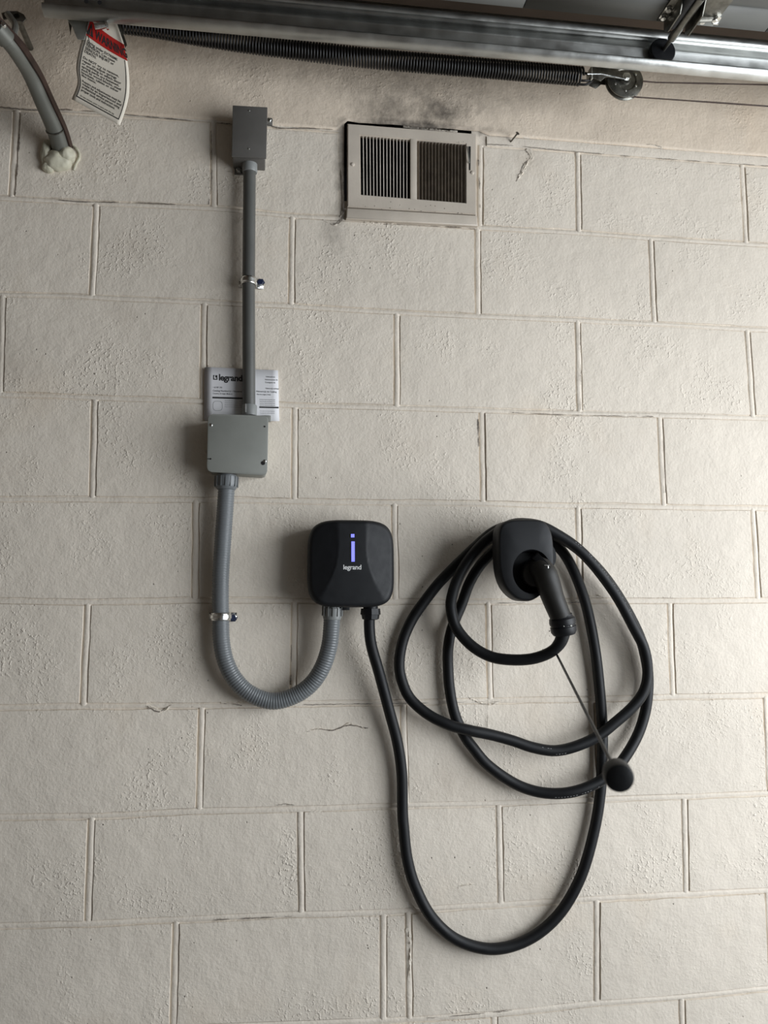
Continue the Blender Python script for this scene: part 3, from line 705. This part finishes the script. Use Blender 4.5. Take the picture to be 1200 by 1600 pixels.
# plug: nose in the holder, head, handle, collar
gh = [(836, 893, -.128), (843, 888, -.146), (851, 897, -.154), (857, 913, -.152), (864, 934, -.146), (872, 954, -.141), (877, 966, -.138)]
rad = [.0190, .0225, .0240, .0238, .0222, .0212, .0205]
Pg = cat([pt(*q) for q in gh], 6); rr = cat([Vector((r, 0, 0)) for r in rad], 6)
bm = bmesh.new(); sweep(bm, Pg, lambda i, s: rr[i].x*(1-.16*(1-min(1, i/3))), 28)
pl = obj('plug', bm, M_gun, t, 50)
n0 = pt(829, 894, -.072); n1 = pt(837, 897, -.148)
bm = bmesh.new(); lathe(bm, n0, (n1-n0), [(-.02, .022), (.030, .0225), (.034, .0262), ((n1-n0).length-.008, .0262), ((n1-n0).length-.002, .0240), ((n1-n0).length, .020)], 28); obj('plug_nose', bm, M_gun, pl)
a = pt(877.5, 963, -.138); b = pt(881.5, 990, -.135); ax = (b-a).normalized()
bm = bmesh.new(); lathe(bm, a, ax, [(-.004, .0205), (0, .0212), (.004, .0252), (.012, .0262), (.016, .0252), (.017, .0238), (.019, .0238), (.020, .0255), (.030, .0252), (.036, .0215), (.0365, .016)], 30); obj('collar', bm, M_black, pl)
for dx in (-.006, .008):
    bm = bmesh.new(); q = a+ax*.018+Vector((dx, -.0238, 0)); lathe(bm, q, Vector((0, -1, 0)), [(0, .0017), (.0008, .0016)], 10); obj('collar_rivet', bm, M_galvd, pl)
la, lb = pt(836, 868, -.156), pt(854, 884, -.172); d = (lb-la).normalized(); s = d.cross(Vector((0, 1, 0))).normalized()*.0085
bm = bmesh.new(); prism(bm, [la-s, la+s, lb+s*.8, lb-s*.8], Vector((0, .014, 0)), .002); obj('latch_button', bm, M_black, pl)
bm = bmesh.new(); q = pt(856, 884, -.175)
sweep(bm, [q+Vector((-.007, 0, .001)), q+Vector((0, -.001, .0005)), q+Vector((.004, 0, .001))], .0010, 6); sweep(bm, [q, q+Vector((.0006, 0, -.006))], .0009, 6)
obj('latch_pin', bm, M_zinc, pl)

# ------------------------------------------------------------------ plug holder
YH0, YH1 = -.086, -.138
t = empty('cable_holder', pt(823, 935, 0), 'black rounded wall holder with a round socket, the cable loops hanging on it', 'holder')
def outl(k, Y, grow=0):
    pts = [(790, 814.5), (800, 811.5), (812, 810.5), (828, 810.5), (842, 811.5), (852, 815), (859, 824), (864, 838), (866, 860), (866, 880), (863, 900), (856, 918), (845, 931), (832, 938.5), (820, 939.5), (808, 936), (796, 926), (787, 912), (781.5, 893), (779.5, 870), (779, 845), (780.5, 828), (784, 819)]
    P = [Vector((x, 0, y)) for x, y in pts]; P = cat(P+[P[0]], 3)[:-1]
    c = Vector((823, 0, 873)); out = []
    for q in P:
        d = (q-c); q2 = c+d*k; out.append(pt(q2.x, q2.z, Y))
    return out
hc = pt(831.5, 893, YH1); HR = (pt(862, 893, YH1)-pt(801, 893, YH1)).length/2; HRz = HR*1.10
bm = bmesh.new(); lv = [(.93, YH0+.004), (.97, YH0), (1.0, YH0-.006), (1.0, YH1+.010), (.985, YH1+.004), (.955, YH1+.001), (.93, YH1)]
base_shift = outl(1, YH1)
rings = []
for k, y in lv:
    rings.append([bm.verts.new((v.x, y, v.z)) for v in outl(k, YH1)])
n = len(rings[0])
for a, b in zip(rings, rings[1:]):
    for i in range(n): bm.faces.new((a[i], a[(i+1) % n], b[(i+1) % n], b[i]))
bm.faces.new(rings[0])
O = rings[-1]; inner = []; innb = []; innd = []
for v in O:
    a = math.atan2(v.co.z-hc.z, v.co.x-hc.x)
    x, z = hc.x+math.cos(a)*HR, hc.z+math.sin(a)*HRz
    inner.append(bm.verts.new((x, YH1, z))); innb.append(bm.verts.new((hc.x+math.cos(a)*HR*.97, YH1+.002, hc.z+math.sin(a)*HRz*.97))); innd.append(bm.verts.new((hc.x+math.cos(a)*HR*.9, YH1+.040, hc.z+math.sin(a)*HRz*.9)))
for A_, B_ in ((O, inner), (inner, innb), (innb, innd)):
    for i in range(n): bm.faces.new((A_[i], A_[(i+1) % n], B_[(i+1) % n], B_[i]))
bm.faces.new(innd)
bmesh.ops.recalc_face_normals(bm, faces=bm.faces)
obj('holder_shell', bm, M_blackm, t, 40)
hb = pt(824, 872, 0)
bm = bmesh.new(); lathe(bm, Vector((hb.x, .002, hb.z)), Vector((0, -1, 0)), [(0, .050), (.006, .050), (.008, .036), (.088, .034)], 36); obj('wall_hub', bm, M_blackm, t)

# ------------------------------------------------------------------ thin rod with a knob
r0, r1 = pt(869.5, 1022, -.116), pt(965, 1210, -.86)
t = empty('knobbed_rod', r0, 'thin dark rod with a black knob, sticking out from the cable loops', 'rod')
bm = bmesh.new(); sweep(bm, even([r0, r1], .05), .0022, 10); obj('rod', bm, M_black, t)
ax = (r1-r0).normalized()
bm = bmesh.new(); lathe(bm, r1-ax*.020, ax, [(0, .004), (.003, .009), (.008, .0140), (.016, .0155), (.030, .0155), (.034, .0143), (.036, .010), (.0365, .003)], 32); obj('knob', bm, M_rub, t)

# ------------------------------------------------------------------ garage door track
ZT = 2.35+.0905
TX0, TX1 = pt(70, 28, -.165).x, XR-.01
t = empty('door_track', (TX0, -.18, ZT), 'galvanised steel horizontal garage door track across the top', 'track')
def extr(bm, prof, x0, x1, nseg=1):
    rows = [[bm.verts.new((x0+(x1-x0)*i/nseg, y, z)) for y, z in prof] for i in range(nseg+1)]
    for a, b in zip(rows, rows[1:]):
        for i in range(len(prof)-1): bm.faces.new((a[i], a[i+1], b[i+1], b[i]))
def arc(cy, cz, r, a0, a1, n=6): return [(cy+r*math.cos(math.radians(a0+(a1-a0)*i/n)), cz+r*math.sin(math.radians(a0+(a1-a0)*i/n))) for i in range(n+1)]
prof = [(-.190, .012)] + [(-.172+.018*math.cos(math.radians(a_)), .011+.011*math.sin(math.radians(a_))) for a_ in (185, 200, 215, 230, 245, 258, 270)] + arc(-.168, .004, .004, -90, 0, 3) + [(-.164, .048), (-.1655, .050), (-.1655, .055), (-.164, .057), (-.164, .070)] + arc(-.170, .0695, .006, 0, 90, 4) + [(-.184, .0755)] + arc(-.184, .0695, .006, 90, 180, 4) + [(-.190, .0595)]
bm = bmesh.new(); extr(bm, [(y, z+ZT) for y, z in prof], TX0, TX1, 1)
o = obj('rail', bm, M_galv, t, 30); m = o.modifiers.new('thick', 'SOLIDIFY'); m.thickness = .0018; m.offset = 0
# stiffening angle bolted to the back of the track
bm = bmesh.new(); extr(bm, [(-.160, ZT+.022), (-.160, ZT+.100), (-.128, ZT+.100)], TX0-.004, TX1, 1)
o = obj('angle_iron', bm, M_galvd, t, 30); m = o.modifiers.new('thick', 'SOLIDIFY'); m.thickness = .0022; m.offset = 0
for x, y in ((135, 6), (156, 6)):
    p = pt(x, y, -.165); bm = bmesh.new(); lathe(bm, Vector((p.x, -.1665, max(p.z, ZT+.040))), Vector((0, -1, 0)), [(0, .004), (.0012, .004)], 12); obj('slot_hole', bm, M_dark, t)
# rear hanger: bent plate below the end and the strut up to the ceiling
pA = [pt(104, 28, -.150), pt(140, 31, -.150), pt(132, 62, -.150), pt(121, 61, -.150), pt(113, 42, -.150)]
bm = bmesh.new(); prism(bm, pA, Vector((0, .003, 0)), .0006); obj('end_plate', bm, M_galvd, t)
pA = [pt(106, 29, -.140), pt(113, 30, -.140), pt(110, 54, -.140)]
bm = bmesh.new(); prism(bm, pA, Vector((0, .0025, 0))); obj('end_tooth', bm, M_oily, t)
bm = bmesh.new(); bx(bm, (TX0+.05, -.158, ZT+.03), (TX0+.085, -.155, ZC)); bx(bm, (TX0+.05, -.158, ZT+.03), (TX0+.053, -.125, ZC)); obj('ceiling_hanger', bm, M_galvd, t)
pb = pt(158, 44, -.165); bm = bmesh.new()
lathe(bm, pb+Vector((-.012, 0, .002)), Vector((1, 0, .25)), [(0, .006), (.012, .0065), (.020, .0055), (.021, .009), (.025, .009), (.026, .004)], 12); lathe(bm, pb+Vector((0, .002, .008)), Vector((0, 0, 1)), [(0, .005), (.014, .005)], 10)
obj('eye_bolt', bm, M_zinc, t)
bm = bmesh.new(); pA = [pt(160, 33, -.13), pt(188, 34, -.13), pt(186, 41, -.13), pt(164, 42, -.13)]
prism(bm, pA, Vector((0, .003, 0))); obj('end_plate', bm, M_galvd, t)

# ------------------------------------------------------------------ extension spring
SY = -.118
SP = [(186, 36), (240, 43), (300, 54), (350, 62), (400, 69.5), (500, 82.5), (600, 93.5), (700, 102), (800, 110.5), (908, 119.5)]
t = empty('extension_spring', pt(550, 88, SY), 'long black coiled extension spring stretched under the track', 'spring')
P0 = even(cat([pt(x, y, SY) for x, y in SP], 10), .0006)
RS = .0200; Rw = .0026; pitch = .0062
dense = even(P0, pitch/14); bm = bmesh.new(); hel = []
for i, p in enumerate(dense):
    T = (dense[min(i+1, len(dense)-1)]-dense[max(0, i-1)]).normalized(); u = Vector((0, 1, 0)); u = (u-T*u.dot(T)).normalized(); v = T.cross(u)
    a = 2*PI*i/14; hel.append(p+(u*math.cos(a)+v*math.sin(a))*(RS-Rw))
sweep(bm, hel, Rw, 5); obj('coil', bm, M_spr, t, 80)
e = P0[-1]; bm = bmesh.new()
for s in (-1, 1):
    sweep(bm, cat([e+Vector((-.006, .004*s, .012*s)), e+Vector((.006, .006*s, .013*s)), e+Vector((.018, .004*s, .009*s)), e+Vector((.024, 0, .001)), e+Vector((.018, -.004*s, -.006*s))], 6), .0026, 8)
sweep(bm, cat([e+Vector((-.008, 0, -.018)), e+Vector((.008, -.002, -.019)), e+Vector((.021, -.003, -.012)), e+Vector((.028, 0, -.001))], 6), .0026, 8)
obj('end_hook', bm, M_spr, t)
e = P0[0]; bm = bmesh.new()
sweep(bm, cat([e+Vector((.004, -.006, .012)), e+Vector((-.010, -.012, .006)), e+Vector((-.018, -.016, .016)), e+Vector((-.012, -.02, .03))], 6), .0026, 8); obj('end_hook', bm, M_spr, t)
bm = bmesh.new(); pA = [pt(182, 34, -.150), pt(187, 34, -.150), pt(198.5, 70, -.150), pt(195.5, 74, -.150)]
prism(bm, pA, Vector((0, .002, 0))); obj('retaining_strip', bm, M_oily, t)

# ------------------------------------------------------------------ pulley and lift cable
pc = pt(975, 127, SY); PR = .0405
t = empty('cable_pulley', pc, 'round steel pulley with a flat fork hooked on the right end of the black spring', 'pulley')
bm = bmesh.new(); lathe(bm, pc+Vector((0, .0075, 0)), Vector((0, -1, 0)), [(0, PR*.8), (.001, PR), (.003, PR), (.0060, PR*.86), (.009, PR*.86), (.0120, PR), (.0140, PR), (.0150, PR*.93), (.0152, PR*.62), (.013, PR*.55), (.013, PR*.3), (.017, PR*.25)], 44); sh = obj('sheave', bm, M_oily, t)
for k in range(6):
    a = 2*PI*k/6+.5; bm = bmesh.new(); screw(bm, pc+Vector((math.cos(a)*PR*.66, -.0075, math.sin(a)*PR*.66)), .0026, .0022); obj('rivet', bm, M_zinc, sh)
e = P0[-1]+Vector((.020, 0, 0))
for sy in (-1, 1):
    y = SY+.0125*sy; bm = bmesh.new()
    pts = [Vector((e.x, y, e.z+.016)), Vector((e.x+.03, y, e.z+.016)), Vector((pc.x+.004, y, pc.z+.010)), Vector((pc.x+.008, y, pc.z)), Vector((pc.x+.004, y, pc.z-.006)), Vector((e.x+.03, y, pc.z-.003)), Vector((e.x+.018, y, pc.z-.014)), Vector((e.x, y, e.z-.010))]
    prism(bm, pts, Vector((0, .0016*sy, 0)), .0005)
    if sy < 0:                                           # bright folded lower lip
        bm2 = bmesh.new(); sweep(bm2, [Vector((e.x-.012, y-.002, pc.z-.001)), Vector((e.x+.02, y-.002, pc.z+.002)), Vector((pc.x-.004, y-.002, pc.z-.005))], .0013, 6); obj('fork_lip', bm2, M_zinc, t)
    obj('fork_plate', bm, M_oily, t)
bm = bmesh.new(); bx(bm, (e.x-.003, SY-.014, e.z-.012), (e.x+.001, SY+.014, e.z+.016), .001); obj('fork_bridge', bm, M_galvd, t)
bm = bmesh.new(); hexbolt(bm, pc+Vector((0, -.014, .001)), .0075, .006); obj('axle_bolt', bm, M_zinc, t)
bm = bmesh.new(); RP = PR*.9; path = [pt(1320, 134.5, SY)+Vector((.9, 0, .0))]
up0 = pt(1012, 128.5, SY); up1 = pt(1200, 132.5, SY); lo0 = pt(998, 152, SY); lo1 = pt(1200, 166, SY)
d = (up1-up0).normalized(); far = up0+d*((TX1-.03-up0.x)/d.x)
cpts = [far, up1, up0+d*.02]
a0 = math.radians(6)
for k in range(9):
    a = a0+(2*PI*.80)*k/8; cpts.append(pc+Vector((math.cos(a)*RP, 0, math.sin(a)*RP)))
d2 = (lo1-lo0).normalized(); cpts += [lo0, lo1, lo0+d2*((TX1-.03-lo0.x)/d2.x)]
bm = bmesh.new(); fine = []
for a, b in zip(cpts, cpts[1:]): fine += [a.lerp(b, i/6) for i in range(6)]
fine.append(cpts[-1]); sweep(bm, fine, lambda i, s: .0015+.00018*math.sin(s*900), 6)
tag(obj('lift_cable', bm, M_rust, None), 'thin steel wire rope running right from the pulley', 'cable')

# ------------------------------------------------------------------ overhead door (open, lying flat above the track)
ZD = 2.35+.146; DX0, DX1 = .52, XR-.05; DY0 = -.245; DY1 = -3.9
door = link('door_1', bpy.data.meshes.new('door_1')); tag(door, kind='structure')
bm = bmesh.new(); bx(bm, (DX0, DY1, ZD+.006), (DX1, DY0, ZD+.05)); bm.to_mesh(door.data); bm.free(); door.data.materials.append(M_door)
for k in range(4):
    x0_ = DX0+(DX1-DX0)*k/4+.001; x1_ = DX0+(DX1-DX0)*(k+1)/4-.001
    bm = bmesh.new(); bx(bm, (x0_, DY1+.06, ZD+.003), (x1_, DY0-.055, ZD+.012), .002); obj('door_panel', bm, M_door, door)
    bm = bmesh.new(); extr(bm, [(DY0, ZD+.05), (DY0, ZD), (DY0-.055, ZD), (DY0-.055, ZD+.008)], x0_, x1_); o = obj('end_stile', bm, M_door, door, 30); m = o.modifiers.new('thick', 'SOLIDIFY'); m.thickness = .0015
def ondoor(x, y, z=ZD):
    d = cF + cR*((x-600)/FPX) - cU*((y-800)/FPX); return CAM+d*((z-CAM.z)/d.z)
# barcode sticker on the door
A, B_, C_, D_ = ondoor(838, -2, ZD-.0006), ondoor(921, -1, ZD-.0006), ondoor(915, 10.5, ZD-.0006), ondoor(868, 6.5, ZD-.0006)
ex = Vector((1, 0, 0)); c = ondoor(914, 10, ZD-.0006)
stk = tag(bpy.data.objects.new('sticker', None), 'white barcode sticker on the grey overhead door', 'sticker'); COL.objects.link(stk); stk.location = c
def stq(x0, x1, y0, y1, dz=0): return [Vector((c.x-x1, c.y-y1, c.z-dz)), Vector((c.x-x0, c.y-y1, c.z-dz)), Vector((c.x-x0, c.y-y0, c.z-dz)), Vector((c.x-x1, c.y-y0, c.z-dz))]
bm = bmesh.new(); prism(bm, stq(0, .10, 0, .05), Vector((0, 0, .0004))); obj('backing', bm, M_paper, stk, 0)
bm = bmesh.new(); x = .006; random.seed(5)
while x < .075:
    w_ = random.choice((.0008, .0014, .002)); prism(bm, stq(x, x+w_, .003, .03, .0003), Vector((0, 0, .0002))); x += w_+random.choice((.001, .0018))
obj('barcode', bm, M_ink, stk, 0)
# roller bracket
rb = pt(1052, 10, -.262); rx = pt(1037, 84, -.185).x
zr = ZT+.038
tb = bpy.data.objects.new('roller_bracket', None); COL.objects.link(tb); tb.location = (rx, -.25, ZD); tb.parent = door
def sub(name, bm, mat, sm=35): return obj(name, bm, mat, tb, sm)
bm = bmesh.new(); bx(bm, (rx-.045, -.335, ZD-.004), (rx+.075, -.248, ZD-.0005), .0008); sub('base_plate', bm, M_oily)
bm = bmesh.new()
prism(bm, [Vector((rx-.030, -.248, ZD-.003)), Vector((rx-.030, -.33, ZD-.003)), Vector((rx-.030, -.31, zr-.016)), Vector((rx-.030, -.262, zr-.018)), Vector((rx-.030, -.246, zr-.006))], Vector((.003, 0, 0)), .0006); sub('ear_plate', bm, M_oily)
bm = bmesh.new()
prism(bm, [Vector((rx+.016, -.248, ZD-.003)), Vector((rx+.016, -.33, ZD-.003)), Vector((rx+.016, -.31, zr-.016)), Vector((rx+.016, -.255, zr-.018)), Vector((rx+.016, -.244, zr-.006))], Vector((.003, 0, 0)), .0006); sub('ear_plate', bm, M_oily)
bm = bmesh.new(); lathe(bm, Vector((rx, -.34, zr)), Vector((0, 1, 0)), [(0, .0085), (.12, .0085)], 18); sub('stem_tube', bm, M_oily)
bm = bmesh.new(); lathe(bm, Vector((rx-.018, -.34, zr+.004)), Vector((0, 1, 0)), [(0, .011), (.085, .011)], 18); sub('stem_tube', bm, M_black)
bm = bmesh.new(); lathe(bm, Vector((rx, -.35, zr)), Vector((0, 1, 0)), [(0, .0042), (.165, .0042)], 12); sub('stem', bm, M_oily)
bm = bmesh.new(); lathe(bm, Vector((rx, -.1865, zr)), Vector((0, 1, 0)), [(0, .010), (.002, .026), (.004, .0275), (.013, .0275), (.015, .026), (.017, .010)], 28); sub('roller', bm, M_black)
for dx, dy in ((-.038, -.262), (-.038, -.285), (.045, -.262), (.066, -.270)):
    bm = bmesh.new(); hexbolt(bm, Vector((rx+dx, dy, ZD-.004)), .006, .006, Vector((0, 0, -1))); sub('bolt', bm, M_zinc)
bm = bmesh.new(); sweep(bm, cat([Vector((rx+.02, -.275, zr+.004)), Vector((rx+.045, -.27, zr+.010)), Vector((rx+.07, -.268, zr+.016))], 4), .006, 10); sub('cable_arm', bm, M_oily)
bm = bmesh.new(); hexbolt(bm, Vector((rx+.072, -.262, zr+.016)), .008, .018, Vector((0, -1, 0))); sub('arm_nut', bm, M_zinc)

# ------------------------------------------------------------------ warning tag
T0 = empty('warning_tag', pt(158, 60, -.16), 'cream paper warning tag with red header hanging from the left end of the track', 'tag')
YT = -.142
Lp = [(140, -4), (137, 24), (131, 52), (123, 80), (119, 105), (121, 130), (112, 155)]
Rp = [(186, 34), (193, 66), (199, 95), (202, 122), (201.5, 148), (196, 172), (187.5, 196)]
Lc = cat([Vector((x, y, 0)) for x, y in Lp], 8); Rc = cat([Vector((x, y, 0)) for x, y in Rp], 8)
def tagp(u, v, off=0):                                  # u 0..1 across, v 0..1 down
    k = v*(len(Lc)-1); i = min(len(Lc)-2, int(max(0, k))); f = k-i
    a = Lc[i].lerp(Lc[i+1], f); b = Rc[i].lerp(Rc[i+1], f); q = a.lerp(b, u)
    return pt(q.x, q.y+3.5*math.sin(PI*u)*(1-v), YT-off-.006*math.sin(v*6.0+u*1.5)*v)
bm = bmesh.new(); nU, nV = 12, 30
A = [[bm.verts.new(tagp(i/nU, j/nV)) for j in range(nV+1)] for i in range(nU+1)]
for i in range(nU):
    for j in range(nV): bm.faces.new((A[i][j], A[i][j+1], A[i+1][j+1], A[i+1][j]))
o = obj('tag_paper', bm, M_tagp, T0, 80); m = o.modifiers.new('thick', 'SOLIDIFY'); m.thickness = .0005; m.offset = 0
def strip(name, f, mat, n=16, off=.0006):
    bm = bmesh.new(); a = []; b = []
    for i in range(n+1):
        (u0, v0), (u1, v1) = f(i/n); a.append(bm.verts.new(tagp(u0, v0, off))); b.append(bm.verts.new(tagp(u1, v1, off)))
    for i in range(n): bm.faces.new((a[i], a[i+1], b[i+1], b[i]))
    return obj(name, bm, mat, T0, 80)
strip('red_header', lambda s: ((s, .185), (s, .335)), M_red)
strip('border', lambda s: ((.055, .34+.615*s), (.07, .34+.615*s)), M_ink)
strip('border', lambda s: ((.93, .34+.615*s), (.945, .34+.615*s)), M_ink)
strip('border', lambda s: ((.055+.89*s, .945), (.055+.89*s, .955)), M_ink)
def ontag(u0, v0, su, sv, sl=0.0): return lambda x, y: tagp(u0+x*su, v0-y*sv+x*sl*su, .0009)
text_on('header_text', 'WARNING', ontag(.24, .305, .0112, .0080), M_ink, T0, 14.5, bold=.35)
bm = bmesh.new(); tri = [(.05, .315), (.21, .315), (.13, .205)]; prism(bm, [tagp(u, v, .0007) for u, v in tri], Vector((0, -.0002, 0))); obj('alert_triangle', bm, M_ink, T0, 0)
text_on('alert_mark', '!', ontag(.115, .305, .0115, .0080), M_red, T0, 10, bold=.3)
lines = ['Spring under EXTREME', 'TENSION. Can cause', 'SERIOUS INJURY or', 'DEATH.', '', 'Do NOT try to remove,', 'repair or adjust springs', 'or anything to which door', 'spring parts are fastened,', 'such as wood blocks, steel', 'brackets, cables or other', 'like items.', '', 'Repairs and adjustments must be', 'made by an experienced and', 'professional service person using', 'proper tools and instructions.']
for k, s in enumerate(lines):
    if s: text_on('printed_line', s, ontag(.10, .385+k*.0310, .0118*(.84 if len(s) > 27 else 1.0), .0058), M_ink, T0, 5.9, bold=.09)
text_on('printed_line', 'Do not remove, cover or paint over this tag', ontag(.12, .932, .0115, .0058), M_ink, T0, 3.4, bold=.04)
bm = bmesh.new(); sweep(bm, cat([pt(138, 30, -.150), pt(135, 45, -.153), pt(139, 62, -.152), pt(141, 72, -.149)], 5), .0009, 6); obj('tie_wire', bm, M_oily, T0)

# ------------------------------------------------------------------ pipe with sprayed foam at the left
t = empty('wall_pipe', pt(95, 245, 0), 'grey bent pipe with a rusty strip coming out of the wall at upper left', 'pipe')
PP = [(98, 245, .02), (94, 228, -.015), (85, 200, -.05), (67, 160, -.10), (49, 120, -.15), (31, 90, -.20), (12, 64, -.24), (-30, 20, -.29), (-70, -20, -.34), (-120, -60, -.40)]
P = even(cat([pt(*q) for q in PP], 8), .01)
bm = bmesh.new(); sweep(bm, P, lambda i, s: .0182-.0045*min(1, s/.22), 22); obj('pipe', bm, M_tube, t, 80)
def at(P, q): return min(range(len(P)), key=lambda i: (((P[i]-CAM).normalized()-(pt(*q)-CAM).normalized()).length))
for q, r, L, nm, mm in (((87, 206, -.04), .0188, .0035, 'ring', M_oily), ((12, 64, -.23), .0165, .03, 'coupling', M_tube)):
    i = at(P, q); axp = (P[min(i+1, len(P)-1)]-P[i-1]).normalized(); bm = bmesh.new(); lathe(bm, P[i], axp, [(0, r-.001), (.001, r), (L-.001, r), (L, r-.001)], 26); obj(nm, bm, mm, t)
i = at(P, (5, 58, -.23)); bm = bmesh.new(); screw(bm, P[i]+Vector((.008, -.021, .004)), .005, .006); obj('clamp_screw', bm, M_zinc, t)
side = [p+(cR*(.0195-.004*min(1, i/22))+Vector((0, .006, 0.004))) for i, p in enumerate(P)]
bm = bmesh.new(); rows = []
for i, p in enumerate(side):
    T = (side[min(i+1, len(side)-1)]-side[max(i-1, 0)]).normalized(); s = T.cross(cR).normalized()
    a_ = p+cR*.003; rows.append([bm.verts.new(q) for q in (p-s*.008, a_-s*.008, a_+s*.008, p+s*.008)])
for a, b in zip(rows, rows[1:]):
    for k in range(4): bm.faces.new((a[k], a[(k+1) % 4], b[(k+1) % 4], b[k]))
bm.faces.new(rows[0]); bm.faces.new(rows[-1][::-1]); obj('flat_strip', bm, M_rust, t, 30)
# bracket end at the top left corner
bm = bmesh.new(); pA = [pt(x, y, -.10) for x, y in ((2, 20), (12, 17), (27, 17), (37, 22), (41, 29), (36, 34), (27, 33), (16, 27), (5, 30))]
hk = empty('pipe_hook', pt(20, 25, -.08), 'small dull metal hook plate beside the pipe in the top left corner', 'hook')
prism(bm, pA, Vector((0, .004, 0)), .0008); obj('hook_plate', bm, M_oily, hk)
bm = bmesh.new(); sweep(bm, cat([pt(12, 22, -.104), pt(18, 30, -.112), pt(24, 40, -.120), pt(22, 55, -.13)], 5), .0065, 10); obj('hook_arm', bm, M_galvd, hk)
bm = bmesh.new(); pH = pt(26, 25, -.1); sweep(bm, [pH, Vector((pH.x, .01, pH.z))], .006, 10); obj('wall_stud', bm, M_oily, hk)
# foam blob
F0 = empty('spray_foam', pt(92, 250, 0), 'lumpy cream spray foam sealing the pipe hole in the block wall', 'foam')
bm = bmesh.new()
def blob(c, rx, ry, rz, seed):
    r = bmesh.ops.create_icosphere(bm, subdivisions=4, radius=1)
    for v in r['verts']:
        n_ = v.co.normalized(); k = 1+.14*noise.noise(n_*1.6+Vector((seed, 0, 0)))+.06*noise.noise(n_*5+Vector((seed, 3, 0)))
        v.co = Vector((c.x+n_.x*rx*k, c.y+n_.y*ry*k, c.z+n_.z*rz*k))
blob(pt(90, 252, -.004), .029, .022, .022, 1); blob(pt(73, 240, -.004), .011, .015, .030, 5); blob(pt(76, 262, -.004), .013, .013, .011, 7); blob(pt(104, 243, -.008), .018, .020, .018, 8)
obj('foam_blob', bm, M_foam, F0, 80)
bm = bmesh.new(); Q = even(cat([pt(x, y, -.002) for x, y in ((113, 226), (122, 236), (124, 246), (119, 256), (115, 266))], 6), .003)
sweep(bm, Q, lambda i, s: .0028+.0012*noise.noise(Vector((s*120, 0, 4))), 8); obj('foam_drip', bm, M_foam, F0, 80)

# ------------------------------------------------------------------ bent nail in the top joint
bm = bmesh.new(); n0, n1 = pt(796, 224, .004), pt(809, 208, -.022); ax = (n1-n0)
lathe(bm, n0, ax, [(-.004, .0018), (ax.length-.002, .0018), (ax.length-.001, .0045), (ax.length, .0045)], 10)
tag(obj('nail', bm, M_oily, None), 'rusty nail sticking out of the joint to the right of the vent', 'nail')
